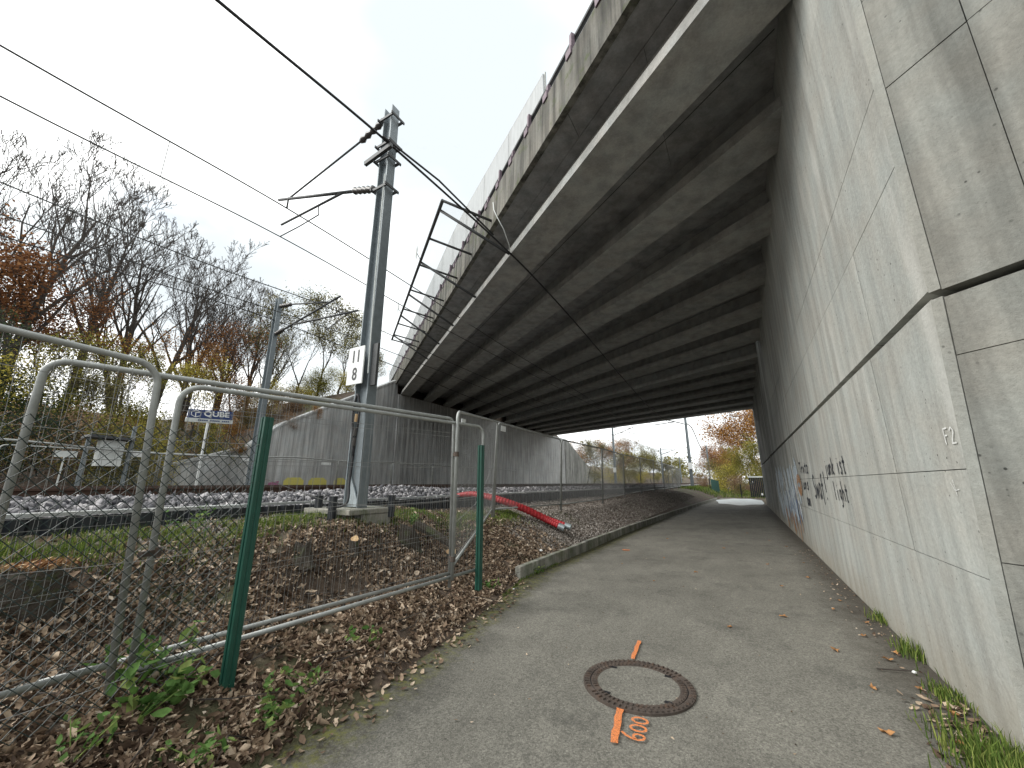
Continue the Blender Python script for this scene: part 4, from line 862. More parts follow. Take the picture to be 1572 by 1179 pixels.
for y in (3.95, 4.95): b = MB(); b.bar((-17.2, y, 1.2), (-17.2, y, 2.86 if y < 4.5 else 3.3), .09, .09, (0, 1, 0)); b.build('leg', M['mast'], cbx)
b = MB(); b.box(-17.0, -16.99, 3.3, 3.75, 2.22, 2.40); b.bar((-17, 3.5, 1.2), (-17, 3.5, 2.25), .03, .03, (0, 1, 0)); tag(b.build('small_sign', M['cab']), 'small pale blue plate left of the white trackside box', 'sign')

# ---------------------------------------------------------------- stumps, roots, twigs
def stump(x, y, z, r, h, label, mat='mbark', tilt_=(0, 0), n=14, name='tree_stump', cut=True, rag=.0):
    t = thing(name, (x, y, z), label, 'tree stump'); b = MB(); top = []
    for k, (f, rr_) in enumerate(((-.15, 1.5), (.15, 1.15), (.6, 1.0), (.97, .97), (1.0, .9))):
        for i in range(n):
            a = 2*math.pi*i/n; q = r*rr_*(1+.12*math.sin(a*3+x*7)+.07*math.sin(a*5+k)+.05*math.sin(a*9+k*2)); b.v.append((x+q*math.cos(a)+tilt_[0]*h*f, y+q*math.sin(a)+tilt_[1]*h*f, z+h*f+(.01*math.sin(a*4) if k < 3 else rag*(math.sin(a*3+x)+.6*math.sin(a*7+y)+.5*math.sin(a*11)))))
    if cut and r < .2:      # sawn at a slant
        L_ = math.hypot(x, y)
        for i in range(4*n, 5*n): q = b.v[i]; b.v[i] = (q[0], q[1], q[2]+.6*((q[0]-x)*x+(q[1]-y)*y)/L_+.02)
    for k in range(4):
        for i in range(n): a = k*n+i; c = k*n+(i+1) % n; b.f.append((a, c, c+n, a+n))
    b.f.append(tuple(4*n+i for i in range(n))); o = b.build('bark', M[mat], t); o.data.materials.append(M['cut']); o.data.polygons[-1].material_index = 1 if cut and r < .2 else 0
    return t
stump(-4.6, .97, .26, .165, .60, 'big mossy tree stump behind the netting at the left edge', n=26, rag=.03, cut=False)
stump(-4.28, 3.52, float(hz(-4.28, 3.52))-.0, .052, .16, 'small sawn stump with yellow cut face in the middle of the bank')
stump(-4.12, 5.25, float(hz(-4.12, 5.25))-.0, .085, .09, 'low sawn stump with yellow cut face near the second green post')
stump(-4.42, 4.60, float(hz(-4.42, 4.6))-.1, .15, .20, 'broken old stump beside the dark hollow on the bank', tilt_=(.2, -.2), cut=False, rag=.10)
stump(-4.35, 2.9, float(hz(-4.35, 2.9))-.08, .10, .16, 'dark root stump in the hollow of the bank', tilt_=(-.3, .2), cut=False, rag=.08)
b = MB(); b.tube([(-4.4, 4.7, .90), (-4.1, 4.85, .74), (-3.85, 4.95, .58)], [.07, .06, .045], 8); tag(b.build('log', M['mbark']), 'short weathered log lying from the broken stump', 'log')
b = MB()
for i in range(420):
    x = -4.6+rng.normal(0, .085); y = .97+rng.normal(0, .085); b.v += [(x, y, .88+rng.uniform(0, .05)), (x+rng.uniform(-.03, .03), y+.025, .89+rng.uniform(0, .06)), (x+.02, y-.01, .92)]; b.f.append((len(b.v)-3, len(b.v)-2, len(b.v)-1))
tag(stuff(b.build('wood_chips', M['chips'])), 'orange and pale wood chips on the big mossy stump', 'wood chips')
b = MB()
for i in range(260):
    y = rng.uniform(.2, 8.5); x = float(xe(y))-rng.uniform(.2, 2.4); z = float(hz(x, y))+.02; a = rng.uniform(0, 6.3); l = rng.uniform(.1, .5)
    b.tube([(x, y, z), (x+.5*l*math.cos(a), y+.5*l*math.sin(a), z+rng.uniform(.0, .08)), (x+l*math.cos(a+.3), y+l*math.sin(a+.3), z+rng.uniform(-.02, .1))], [.006, .004, .002], 4, False)
tag(stuff(b.build('twigs', M['bark'])), 'thin dead twigs scattered over the leafy bank', 'twigs')
# leaf litter
n = 95000; u_ = rng.uniform(0, 1, n); y = -.3+8.6*u_**1.25; d = rng.beta(1.1, 1.5, n)*3.3+rng.normal(.05, .04, n); keep = (rng.uniform(0, 1, n) < 1-.85*ss(6.6, 8.4, y)) & (rng.uniform(0, 1, n) < 1-.8*ss(2.3, 3.2, d+.4*ss(1.5, 4, y))); y = y[keep]; d = d[keep]
x = xe(y)-d; hol = np.exp(-(((x+4.05)/.30)**2+((y-3.0)/.5)**2)); keep = (rng.uniform(0, 1, len(x)) > .9*hol) & (rng.uniform(0, 1, len(x)) < .62+.9*(wob(x*3.1, y*2.7)+.45*wob(x*8, y*9))+.25); x = x[keep]; y = y[keep]; z = hz(x, y)+rng.uniform(.002, .035, len(x)); z = np.maximum(z, .012); n = len(x)
o = scatter('leaf_litter', M['litter'], LEAF_V, LEAF_F, np.stack([x, y, z], -1), np.where(rng.uniform(0, 1, n) < .12, rng.uniform(.06, .095, n), rng.uniform(.018, .058, n)), .75, .05, sxyz=np.stack([np.full(n, 1.15), rng.uniform(.5, 1., n), rng.uniform(1, 2.5, n)], -1)); tag(stuff(o), 'thick brown dead leaves covering the bank beside the path', 'leaf litter')
n = 260; y = rng.uniform(.2, 5.9, n); x = xe(y)+np.abs(rng.normal(0, .13, n)); o = scatter('leaf_litter', M['litter'], LEAF_V, LEAF_F, np.stack([x, y, np.full(n, .015)], -1), rng.uniform(.03, .07, n), .25, .04); tag(stuff(o), 'brown leaves strewn along the left edge of the path', 'leaf litter')
n = 240; y = rng.uniform(2.9, 4.3, n); x = 1.12-np.abs(rng.normal(.0, .13, n))-.1*ss(3.9, 3.1, y); o = scatter('leaf_litter', M['litter'], LEAF_V, LEAF_F, np.stack([x, y, np.full(n, .014)], -1), rng.uniform(.03, .07, n), .3, .04); tag(stuff(o), 'brown leaves gathered at the grassy wall corner', 'leaf litter')
n = 420; y = .8+11*rng.uniform(0, 1, n)**1.2; x = 1.14-np.abs(rng.normal(0, .16, n)); o = scatter('leaf_litter', M['litter'], LEAF_V, LEAF_F, np.stack([x, y, np.full(n, .012)], -1), rng.uniform(.012, .04, n), .25, .04); tag(stuff(o), 'small leaf scraps and dirt along the foot of the right wall', 'leaf litter')
n = 260; y = rng.uniform(1.5, 16, n); x = rng.uniform(-2.6, 1.1, n); o = scatter('leaf_litter', M['litter'], LEAF_V, LEAF_F, np.stack([x, y, np.full(n, .010)], -1), rng.uniform(.008, .028, n), .2, .04); tag(stuff(o), 'tiny crumbs of leaf and grit over the asphalt', 'leaf litter')
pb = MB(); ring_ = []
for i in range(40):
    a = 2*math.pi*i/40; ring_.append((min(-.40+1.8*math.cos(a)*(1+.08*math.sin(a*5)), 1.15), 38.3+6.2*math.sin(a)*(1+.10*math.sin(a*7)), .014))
pb.v = ring_; pb.f = [tuple(range(40))]; struct(pb.build('sunlit_path_patch', M['sunpath']))  # sunlit stretch beyond the bridge, laid on as a pale painted sheet
# single leaves on the path: shared mesh variants
lv = []
for k in range(5):
    b = MB(); nn = 10; V = [(0, 0, 0)]
    for i in range(nn):
        a = 2*math.pi*i/nn; r_ = (.5 if i % 2 == 0 else .27)*(1+.2*math.sin(k+i)); V.append((r_*math.cos(a), r_*.75*math.sin(a), .10*math.sin(i*1.7+k)+.08))
    b.v = V; b.f = [(0, 1+i, 1+(i+1) % nn) for i in range(nn)]; o = b.build('fallen_leaf', M['yleaf']); lv.append(o.data); bpy.data.objects.remove(o)
LP = [(.9, 4.99), (.54, 5.01), (.92, 3.67), (.57, 3.62), (-.32, 5.21), (.71, 8.36), (.95, 4.45), (1.0, 3.35), (.86, 5.6), (.98, 6.1), (.3, 7.5), (.9, 7.0), (.2, 9.3), (.8, 9.8), (-1.6, 9.0), (-2.0, 12), (-.6, 11), (.4, 13), (-1.4, 6.9), (-.9, 7.9), (.75, 6.5), (1.0, 5.2), (.65, 4.3), (1.02, 4.1), (.2, 5.9), (-.1, 14.5), (.7, 12), (-2.2, 8.0)]
for i, (x, y) in enumerate(LP):
    o = bpy.data.objects.new('fallen_leaf', lv[i % 5]); COL.objects.link(o); o.location = (x, y, .012); s_ = random.uniform(.05, .10) if i > 5 else .10; o.scale = (s_, s_, s_); o.rotation_euler = (random.uniform(-.15, .15), random.uniform(-.15, .15), random.uniform(0, 6))
    tag(o, 'single dry yellow brown leaf lying on the asphalt path', 'leaf', 'single leaves lying on the path')
# grass
def blades(n, x, y, h0, h1, w_, z=None, lean=.35, name='grass', mat='grass'):
    z = hz(x, y) if z is None else z; a = rng.uniform(0, 2*np.pi, n); h = rng.uniform(h0, h1, n); le = rng.normal(0, lean, n)*h; b_ = rng.uniform(0, 2*np.pi, n)
    dx, dy = np.cos(a)*w_, np.sin(a)*w_; lx, ly = np.cos(b_)*le, np.sin(b_)*le
    V = np.stack([np.stack([x-dx, y-dy, z], -1), np.stack([x+dx, y+dy, z], -1), np.stack([x+dx*.7+lx*.4, y+dy*.7+ly*.4, z+h*.6], -1), np.stack([x-dx*.7+lx*.4, y-dy*.7+ly*.4, z+h*.6], -1), np.stack([x+lx, y+ly, z+h*(1-np.abs(le)/h*.3)], -1)], 1).reshape(-1, 3)
    i = np.arange(n)[:, None]*5; F = np.concatenate([i+np.array([[0, 1, 2]]), i+np.array([[0, 2, 3]]), i+np.array([[3, 2, 4]])]).reshape(-1, 3)
    return stuff(npmesh(name, V, F, M[mat]))
n = 20000; y = rng.uniform(-.3, 8.6, n); x = -5.1+.22*rng.normal(0, 1, n)+.05*(y-4); k = (wob(x*2.5, y*2.5) > -.35); x, y = x[k], y[k]
tag(blades(len(x), x, y, .04, .12, .004), 'strip of short bright grass and moss in front of the mast slab', 'grass')
n = 1600; y = 3.28+rng.normal(0, .26, n); x = np.minimum(1.05+rng.normal(0, .11, n)+.2*(3.4-y), 1.14+np.maximum(0, 3.4-y)*.6); tag(blades(n, x, y, .05, .17, .0045, np.zeros(n)), 'tuft of long green grass in the lower right corner by the wall', 'grass')
for cx_, cy_, nn, hh, lb in ((1.13, 6.3, 90, .13, 'small grass tuft at the wall foot, farthest of three'), (1.12, 5.25, 120, .18, 'small upright grass tuft at the wall foot, middle of three'), (1.08, 4.4, 260, .08, 'low creeping weeds at the wall foot, nearest of three')):
    x = np.minimum(cx_+rng.normal(0, .05, nn), 1.16); y = cy_+rng.normal(0, .12, nn); o = blades(nn, x, y, hh*.3, hh, .004, np.zeros(nn), name='grass_tuft'); tag(o, lb, 'grass tuft')
n = 9000; y = rng.uniform(41, 75, n); x = rng.uniform(-5.5, 3.5, n); k = ~((x > xe(y)-.1) & (y < 46.5)); x, y = x[k], y[k]; tag(blades(len(x), x, y, .08, .35, .02), 'rough green grass where the path ends beyond the bridge', 'grass')
n = 700; y = rng.uniform(5.0, 7.4, n); x = xe(y)+np.abs(rng.normal(0, .03, n)); tag(blades(n, x, y, .01, .05, .003, np.zeros(n)), 'tiny moss and grass along the foot of the kerb', 'grass')
# weeds with broad leaves
def weed(x, y, z, r, h, n, label, size=.06, sub='weed'):
    t = thing('weed_plant', (x, y, z), label, 'weed', 'leafy weeds along the left verge'); P = []; b = MB()
    ns = max(3, n//14)
    for i in range(ns):
        a = rng.uniform(0, 6.28); q = rng.uniform(.2, 1)*r; tip = Vector((x+q*math.cos(a), y+q*math.sin(a), z+h*rng.uniform(.5, 1))); b.tube([(x, y, z), Vector((x, y, z)).lerp(tip, .5)+Vector((0, 0, .05*h)), tip], [.004, .003, .002], 4, False)
        for k in range(n//ns): f = rng.uniform(.3, 1.05); P.append(Vector((x, y, z)).lerp(tip, f)+Vector(rng.normal(0, .035, 3)))
    b.build('stem', M['weed'], t); o = scatter('leaf_mass', M[sub], LEAF_V, LEAF_F, np.array(P), rng.uniform(size*.6, size*1.3, len(P)), .6, .03, root=t); stuff(o)
WP = [(-3.45, 1.42, .42, .30, 70, 'broad leafed weed against the bottom tube of the nearest panel'), (-3.12, 1.18, .33, .26, 80, 'bright leafy weed just in front of the fence in the lower left corner'), (-3.05, .93, .28, .16, 45, 'round leafed weed nearest the lower left corner'), (-2.72, 1.33, .24, .14, 50, 'low leafy weed at the path edge, left of centre bottom'), (-2.70, 1.75, .26, .15, 60, 'low green weed among dead leaves by the path edge'), (-2.88, 2.1, .2, .12, 36, 'small weed on the bank beside the green post'), (-3.0, 2.7, .16, .12, 24, 'little seedling on the leafy bank'), (-4.75, 5.0, .2, .30, 60, 'leafy weed standing beside the mast slab'), (-3.2, 5.0, .15, .12, 30, 'small green weed under the rounded end of the nearest panel'), (-5.3, 2.2, .3, .3, 60, 'weed growing by the black sheet left of the mast'), (-3.22, 6.5, .12, .14, 22, 'small weed growing at the foot of the kerb')]
for x, y, r, h, n_, lb in WP: weed(x, y, max(float(hz(x, y)), 0), r, h, n_, lb, .085 if n_ > 65 else .055)
b = MB(); b.tube([(.76, 4.70, .015), (.88, 4.73, .02), (.99, 4.745, .03)], .005, 5); tag(b.build('twig', M['bark']), 'dark twig lying by the wall foot', 'twig')
for (x, y, s_, lb) in ((1.0, 4.74, .03, 'white scrap at the end of the twig by the wall'), (-3.05, 5.35, .025, 'white scrap on the path by the kerb end'), (-3.5, 7.2, .06, 'pale stone lying on the leaves near the kerb')):
    b = MB(); b.add([(x+a*s_*1.2, y+c*s_, max(0, float(hz(x, y)))+.01+s_*.5+d_*s_*.8) for a, c, d_ in ICO_V], ICO_F); tag(b.build('scrap', M['white']), lb, 'scrap')

# ---------------------------------------------------------------- trees
def skeleton(seed, h, spread=.35, levels=6, trunk=.45, r0=.17, up=.25, kids=(2, 3), fork=.8):
    rd = random.Random(seed); segs = []; tips = []
    def grow(p, d, L_, r, lv):
        n = 4 if lv < 2 else 3 if lv < 4 else 2; pts = [p]; rr = [r]; dd = d.copy()
        for i in range(n):
            dd = (dd+Vector((rd.gauss(0, .10), rd.gauss(0, .10), rd.gauss(0, .05)+up*.12))).normalized(); p = p+dd*L_/n; pts.append(p); rr.append(r*(1-(.45)*(i+1)/n))
            if lv >= 1 and lv < levels and rd.random() < .5: sub(p, dd, L_*.55, r*.4, lv+2)
        segs.append((pts, rr, lv))
        if lv >= levels: tips.append(p); return
        k = rd.choice(kids)
        for i in range(k): sub(p, dd, L_*rd.uniform(.62, .88), rr[-1]*rd.uniform(.7, .95), lv+1)
    def sub(p, d, L_, r, lv):
        if lv > levels: tips.append(p); return
        ax = d.orthogonal().normalized(); ax.rotate(Matrix.Rotation(rd.uniform(0, 6.28), 3, d)); q = d.copy(); q.rotate(Matrix.Rotation(abs(rd.gauss(spread*1.3, spread*.5)), 3, ax)); q.z += up; grow(p, q.normalized(), L_, max(r, .008), lv)
    grow(Vector((0, 0, -.3)), Vector((rd.gauss(0, .05), rd.gauss(0, .05), 1)).normalized(), h*trunk, r0, 0)
    top = max(q.z for s in segs for q in s[0]); k = h/top
    return [([p*k for p in a], b_, l) for a, b_, l in segs], [t*k for t in tips]
def tree_mesh(name, segs, mat, rmin=.012):
    b = MB()
    for pts, rr, lv in segs: b.tube(pts, [max(q, rmin) for q in rr], 7 if lv < 2 else 4 if lv < 4 else 3, False)
    me = bpy.data.meshes.new(name); me.from_pydata(b.v, [], b.f); me.materials.append(mat); me.shade_smooth(); return me
def leaf_mesh(name, P, n, spread, s0, s1, mat, seed=1):
    r = np.random.default_rng(seed); P = np.array(P); Q = P[r.integers(0, len(P), n)]+r.normal(0, spread, (n, 3)); sc = r.uniform(s0, s1, n)
    V = np.array([(-.5, 0, 0), (0, .34, .1), (.5, 0, 0), (0, -.34, .1)]); V = np.einsum('nij,kj->nki', rotmats(n, .9, r), V)*sc[:, None, None]+Q[:, None]
    me = bpy.data.meshes.new(name); F = np.arange(n*4, dtype=np.int32).reshape(-1, 4); V = V.reshape(-1, 3).astype(np.float32)
    me.vertices.add(len(V)); me.vertices.foreach_set('co', V.ravel()); me.loops.add(n*4); me.loops.foreach_set('vertex_index', F.ravel()); me.polygons.add(n); me.polygons.foreach_set('loop_start', np.arange(0, n*4, 4, dtype=np.int32)); me.polygons.foreach_set('loop_total', np.full(n, 4, np.int32)); me.update(calc_edges=True); me.materials.append(mat); return me
def bare(seed, h):
    rd = random.Random(seed); segs = []
    def br_(p, d, L_, r, lv):
        n = (9, 6, 5, 4, 3)[lv]; pts = [p]; rr = [r]; sgn = rd.random()*6.28
        for i in range(n):
            f = (i+1)/n; d = (d+Vector((rd.gauss(0, .07+.03*lv), rd.gauss(0, .07+.03*lv), .05+.05*lv*.5))).normalized(); p = p+d*L_/n; pts.append(p); rr.append(r*(1-.82*f**1.1) if lv < 4 else r*(1-.5*f))
            if lv < 4 and (f > .28 if lv == 0 else i >= 1 or lv > 2):
                for k in range((2, 1, 1, 1)[lv] if i < n-1 else 3):
                    if rd.random() < (.1 if lv < 2 else .2): continue
                    ax = d.orthogonal().normalized(); sgn += 2.4+rd.gauss(0, .5); ax.rotate(Matrix.Rotation(sgn, 3, d)); q = d.copy()
                    q.rotate(Matrix.Rotation(rd.uniform(.38, .80), 3, ax)); q.z += .12
                    br_(p, q.normalized(), L_*(rd.uniform(.42, .58) if lv == 0 else rd.uniform(.38, .56))*(1.15-.5*f), max(rr[-1]*rd.uniform(.45, .7), .008), lv+1)
        segs.append((pts, rr, lv))
    br_(Vector((0, 0, -.3)), Vector((rd.gauss(0, .08), rd.gauss(0, .08), 1)).normalized(), h*.86, .25, 0)
    if seed % 2: br_(Vector((.1, 0, -.2)), Vector((rd.choice((-.22, .22)), rd.gauss(0, .1), 1)).normalized(), h*.78, .19, 0)
    k = h/max(q.z for a in segs for q in a[0])
    return [([p*k for p in a], b_, l) for a, b_, l in segs]
BARE = []
for k in range(5): BARE.append(tree_mesh('trunk', bare(31+k, 17), M['bark'], .011))
LEAFY = []
for k in range(4):
    sg, tp = skeleton(40+k, 10, .5, 5, .28, .17, .18, (2, 3)); LEAFY.append((tree_mesh('trunk', sg, M['bark'], .012), leaf_mesh('crown', tp, 11000, .42, .09, .20, M['f_orange'], k)))
SPARSE = []
for k in range(3):
    sg, tp = skeleton(60+k, 10, .42, 6, .22, .13, .25, (2, 3)); SPARSE.append((tree_mesh('trunk', sg, M['bark'], .012), leaf_mesh('crown', tp, 3800, .30, .08, .17, M['f_olive'], 10+k)))
BUSH = []
for k in range(4):
    sg, tp = skeleton(80+k, 4, .6, 4, .16, .06, .15, (3, 3)); BUSH.append((tree_mesh('stem', sg, M['bark'], .010), leaf_mesh('foliage', tp, 6500, .34, .05, .13, M['f_yg'], 20+k)))
def plant(kind, me_t, me_l, x, y, z, s_, rot, col, label, cat, group=None, sz=1.):
    t = thing(kind, (x, y, z), label, cat, group); t.rotation_euler = (0, 0, rot); t.scale = (s_, s_, s_*sz)
    o = bpy.data.objects.new('trunk' if cat == 'tree' else 'stem', me_t); COL.objects.link(o); o.parent = t
    if me_l is not None:
        c = bpy.data.objects.new('crown' if cat == 'tree' else 'foliage', me_l); COL.objects.link(c); c.parent = t
        if col: c.material_slots[0].link = 'OBJECT'; c.material_slots[0].material = M[col]
    return t
def polar(az, d): return -math.sin(R(az))*d, math.cos(R(az))*d
places = ['leftmost', 'second from the left', 'third from the left', 'fourth from the left', 'fifth from the left', 'sixth from the left', 'seventh from the left', 'rightmost']
for i, (az, d, h, rot) in enumerate(((83.5, 30, 17.5, 1), (79.5, 33, 17.0, 2.2), (76.0, 36, 16.8, .3), (73.0, 34, 15.6, 4.1), (70.3, 37, 15.0, 5.2), (67.6, 38, 13.5, 3.0), (64.9, 39, 12.5, 1.4), (62.6, 43, 10.5, 2.5))):
    x, y = polar(az, d); plant('bare_tree', BARE[i % 5], None, x, y, float(hz(x, y))-.2, h/17, rot, None, 'tall leafless tree on the left bank, %s of the bare trees' % places[i], 'tree', 'tall bare trees on the left bank')
TL_ = [(83.5, 29, 10.0, 0, 'f_brown', 'rust brown leafed tree at the left edge of the photo'), (80.5, 30, 8.5, 1, 'f_brown', 'thin rust brown tree just right of the left edge, below the bare crowns'), (65.8, 33, 8.6, 2, 'f_brown', 'small red brown tree behind the company sign'), (70.5, 31, 6.4, 0, 'f_orange', 'low orange tree left of the company sign'), (75.0, 29, 6.8, 1, 'f_orange', 'low orange tree under the tall bare trees'),
       (78.2, 25, 6.2, 2, 'f_yg', 'thin yellow green tree behind the leaning panel'), (73.0, 26, 6.0, 0, 'f_yg', 'thin yellow green tree behind the white trackside box'), (69.0, 29, 6.0, 1, 'f_yellow', 'thin yellow tree directly behind the company sign'), (84.5, 23, 6.2, 2, 'f_dark', 'dark green tree at the very left edge of the photo'), (76.5, 24, 5.0, 1, 'f_olive', 'slender olive tree between the two yellow green ones'), (67.2, 30.5, 5.4, 2, 'f_orange', 'slender orange tree right of the company sign')]
for i, (az, d, h, k, c_, lb) in enumerate(TL_):
    x, y = polar(az, d); q = SPARSE[k % 3] if i else LEAFY[0]; plant('autumn_tree', q[0], q[1], x, y, float(hz(x, y))-.2, h/10, az, c_, lb, 'tree')
for az, d, h, k, c_, lb in ((60.5, 35, 9.5, 0, 'f_olive', 'thin olive leafed tree right of the second mast'), (57.2, 36, 10.5, 1, 'f_olive', 'sparse olive tree behind the wing slope left of the numbered mast'), (54.5, 38, 9, 2, 'f_yg', 'sparse yellow green tree just left of the numbered mast'), (50.5, 40, 5.5, 0, 'f_olive', 'faint thin shrub tree between numbered mast and bridge'), (63.2, 34, 8, 1, 'f_olive', 'thin olive tree behind the second mast')):
    x, y = polar(az, d); plant('sparse_tree', SPARSE[k][0], SPARSE[k][1], x, y, float(hz(x, y))-.2, h/10, az*3, c_, lb, 'tree')
random.seed(11); cnt = 0; cols = ['f_yg', 'f_olive', 'f_yg', 'f_orange', 'f_dry', 'f_yellow']
cname = {'f_yg': 'yellow green', 'f_olive': 'olive', 'f_orange': 'orange', 'f_dry': 'dry brown', 'f_yellow': 'yellow', 'f_dark': 'dark green', 'f_brown': 'russet'}
SH = []
for i, az in enumerate(np.linspace(86, 72.5, 9)): SH.append((az+random.uniform(-.6, .6), 20.3+random.uniform(-.6, 1.2), random.uniform(1.5, 3.1), 'f_dark' if az > 82 else random.choice(cols), 'front row on the left bank'))
for i, az in enumerate(np.linspace(85, 71.5, 9)): SH.append((az+random.uniform(-.5, .5), 24.5+random.uniform(-1, 1), random.uniform(2.4, 4.0), 'f_dark' if az > 82.5 else random.choice(cols), 'back row on the left bank'))
for i, az in enumerate(np.linspace(70, 61, 7)): SH.append((az, 29.5+i*.5, random.uniform(1.8, 2.8), random.choice(['f_orange', 'f_dry', 'f_yellow', 'f_olive']), 'lower slope above the wing wall'))
for i, az in enumerate(np.linspace(63, 53, 8)): SH.append((az, 33+i*.6, random.uniform(2.4, 3.4), random.choice(['f_yg', 'f_yellow', 'f_olive']), 'upper slope above the wing wall'))
rowc = {}; ordw = nth+['eleventh', 'twelfth', 'thirteenth', 'fourteenth', 'fifteenth', 'sixteenth', 'seventeenth']
for az, d, h, c_, row in SH:
    x, y = polar(az, d); rowc[row] = rowc.get(row, 0)+1; k = rowc[row]
    plant('shrub', BUSH[cnt % 4][0], BUSH[cnt % 4][1], x, y, float(hz(x, y))-.3, h/4, cnt*1.7, c_, '%s shrub, %s from the left in the %s' % (cname[c_], ordw[k-1], row), 'shrub', 'shrubs on the left bank'); cnt += 1
# ivy curtain over the wing wall: small drooping shrubs
for i in range(6):
    y = 9.2+i*1.35; z = float(np.interp(y, [p[0] for p in wp], [p[1] for p in wp])); plant('creeper', BUSH[i % 4][0], BUSH[i % 4][1], XL-.35, y, z-.25, .20, i*2.1, ['f_dry', 'f_orange', 'f_olive'][i % 3], 'trailing creeper on the wing wall coping, %s from the bottom of the slope' % nth[i], 'creeper')
# beyond the bridge, left of the tracks
BL_ = [(-21, 60, 6.5, 'S', 0, 'f_olive'), (-22, 66, 8.5, 'S', 1, 'f_olive'), (-22.5, 73, 8.8, 'L', 0, 'f_orange'), (-22, 80, 7.8, 'S', 2, 'f_yg'), (-23, 90, 10, 'L', 1, 'f_dry'), (-22, 103, 9.5, 'L', 2, 'f_olive'), (-23, 120, 9.5, 'L', 3, 'f_yg'), (-22, 140, 9, 'L', 0, 'f_olive'), (-21, 165, 9.5, 'L', 1, 'f_yg')]
for i, (x, y, h, k, j, c_) in enumerate(BL_):
    a = (SPARSE if k == 'S' else LEAFY)[j % 3]; plant('autumn_tree', a[0], a[1], x, y, 1.0, h/10, i*1.3, c_, '%s tree beyond the bridge left of the tracks, %s counted from the bridge' % (cname[c_], nth[i]), 'tree', 'trees receding left of the tracks')
for i in range(9):
    x, y = -19.5-(i % 2), 62+i*8.5; plant('shrub', BUSH[i % 4][0], BUSH[i % 4][1], x, y, 1.0, .75+.15*(i % 3), i, ['f_yg', 'f_yellow', 'f_olive'][i % 3], '%s shrub left of the distant tracks, %s counted from the bridge' % (['yellow green', 'yellow', 'olive'][i % 3], nth[i]), 'shrub', 'shrubs left of the distant tracks')
# right of the tracks beyond the bridge
RT = [(1.6, 66, 13.5, 'L', 0, 'f_orange', 'tallest orange tree against the end of the right wall'), (-1.4, 78, 11.0, 'L', 1, 'f_orange', 'orange tree left of the tallest one'), (3.5, 58, 9.0, 'L', 2, 'f_yg', 'yellow green tree touching the end of the right wall'), (1.2, 54, 5.6, 'L', 3, 'f_yg', 'smaller yellow green tree above the dark gate'), (-4.5, 95, 9.0, 'L', 2, 'f_brown', 'russet tree behind the lone pole'), (-6.5, 112, 10.0, 'L', 3, 'f_orange', 'orange tree left of the lone pole'), (-7.0, 140, 9, 'L', 0, 'f_olive', 'small distant tree closing the view along the near track'), (-1.0, 96, 11.5, 'S', 0, 'f_brown', 'thin half bare tree behind the orange trees')]
for x, y, h, k, j, c_, lb in RT:
    a = (SPARSE if k == 'S' else LEAFY)[j % 4 if k == 'L' else j % 3]; plant('autumn_tree', a[0], a[1], x, y, .3, h/10, x*2, c_, lb, 'tree')
RS = [(2.0, 53, 3.2, 'f_yg', 'dense yellow green shrub against the wall end beyond the gate'), (-.2, 66, 4.6, 'f_yg', 'tall yellow green shrub below the tallest orange tree'), (-2.9, 70, 4.4, 'f_olive', 'olive shrub right behind the lone pole'), (-3.8, 80, 5.0, 'f_orange', 'orange shrub left of the lone pole'), (.7, 57, 3.8, 'f_olive', 'olive shrub behind the dark gate'), (-1.9, 57, 3.9, 'f_yellow', 'bright yellow shrub between the lone pole and the wall'), (-.6, 60, 3.6, 'f_yg', 'yellow green shrub right of the bright yellow one'), (-1.3, 51.5, 2.3, 'f_dry', 'dry brown shrub in front of the yellow one'), (-.2, 50.5, 1.7, 'f_olive', 'low olive shrub behind the path end'), (-3.2, 55, 1.7, 'f_dry', 'brown undergrowth left of the green fence post'), (.9, 50, 1.6, 'f_dry', 'dry shrub next to the dark gate'), (-4.4, 60, 2.0, 'f_dry', 'brown scrub beside the near track beyond the bridge')]
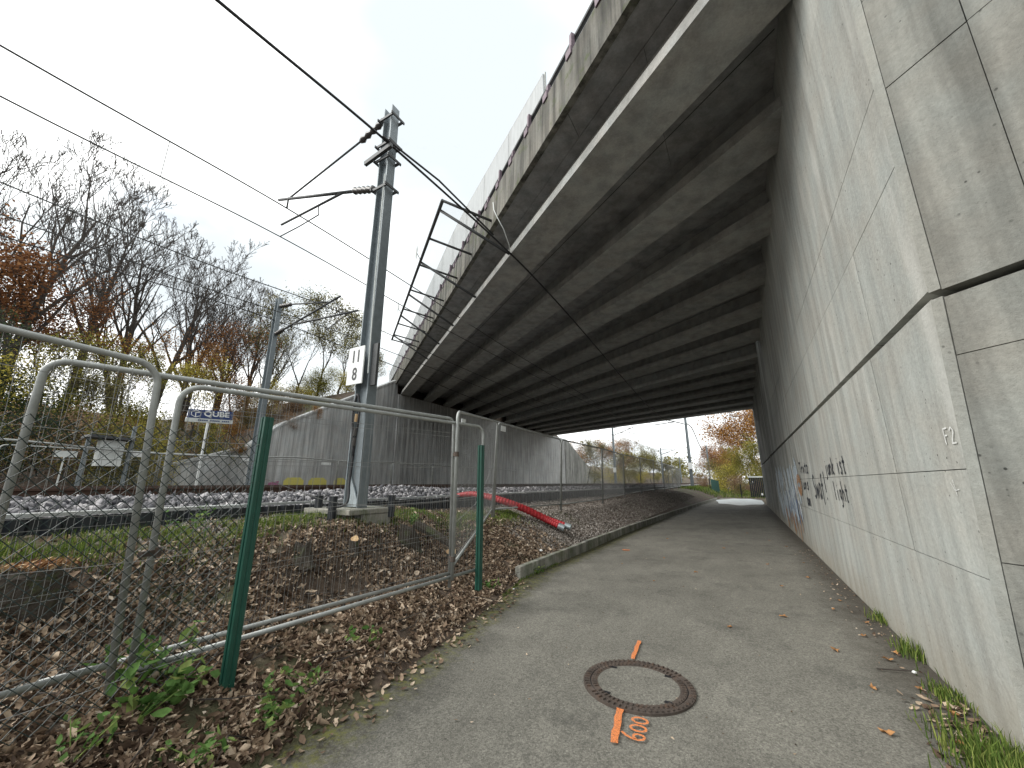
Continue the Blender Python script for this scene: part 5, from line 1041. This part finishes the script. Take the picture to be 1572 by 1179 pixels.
for i, (x, y, h, c_, lb) in enumerate(RS): plant('shrub', BUSH[i % 4][0], BUSH[i % 4][1], x, y, float(hz(x, y))-.1, h/4, i*2, c_, lb, 'shrub')
# far wood closing the horizon
P = []
for i in range(240):
    az = rng.uniform(-35, 100); d = rng.uniform(190, 330); x, y = polar(az, d)
    if -19 < x < -3: continue
    for j in range(26): P.append((x+rng.normal(0, 4), y+rng.normal(0, 4), float(hz(x, y))+abs(rng.normal(5, 3))))
P = np.array(P); o = scatter('distant_wood', M['f_olive'], [(-.5, 0, 0), (0, .4, .1), (.5, 0, 0), (0, -.4, .1)], [(0, 1, 2, 3)], np.repeat(P, 3, 0)+rng.normal(0, 1.2, (len(P)*3, 3)), rng.uniform(.6, 1.6, len(P)*3), 1.); tag(stuff(o), 'far olive brown wood along the horizon', 'wood')

# end of the path: green panel fence post, gate
fe = thing('fence_end', (-3.5, 53.5, .3), 'dark post with green mesh panel where the path ends', 'fence'); b = MB(); b.bar((-3.35, 51, 0), (-3.4, 51, 2.0), .1, .1, (0, 1, 0)); b.build('post', M['sheet'], fe)
b = MB(); b.hexa([(-3.25, 51, .3), (-2.5, 52, .3), (-2.5, 52.04, .3), (-3.25, 51.04, .3), (-3.25, 51, 1.9), (-2.5, 52, 1.7), (-2.5, 52.04, 1.7), (-3.25, 51.04, 1.9)]); b.build('mesh_panel', M['fencegreen'], fe)
b = MB(); b.bar((-.35, 47, 0), (-.35, 47, 1.35), .09, .09, (0, 1, 0)); tag(b.build('fence_post', M['sheet']), 'dark fence post left of the dark gate at the path end', 'fence post')
gt = thing('gate', (.9, 46.8, 0), 'dark slatted gate at the far end of the path beside the wall', 'gate')
for i in range(9): b = MB(); b.box(.46+i*.16, .59+i*.16, 46.8, 46.85, .1, 2.0); b.build('slat', M['sheet'], gt)
b = MB(); b.box(.42, 1.95, 46.78, 46.87, 2.0, 2.12); b.build('top_rail', M['cab'], gt)
b = MB(); b.box(1.35, 1.5, 46.76, 46.77, .3, .5); b.build('label_plate', M['white'], gt)
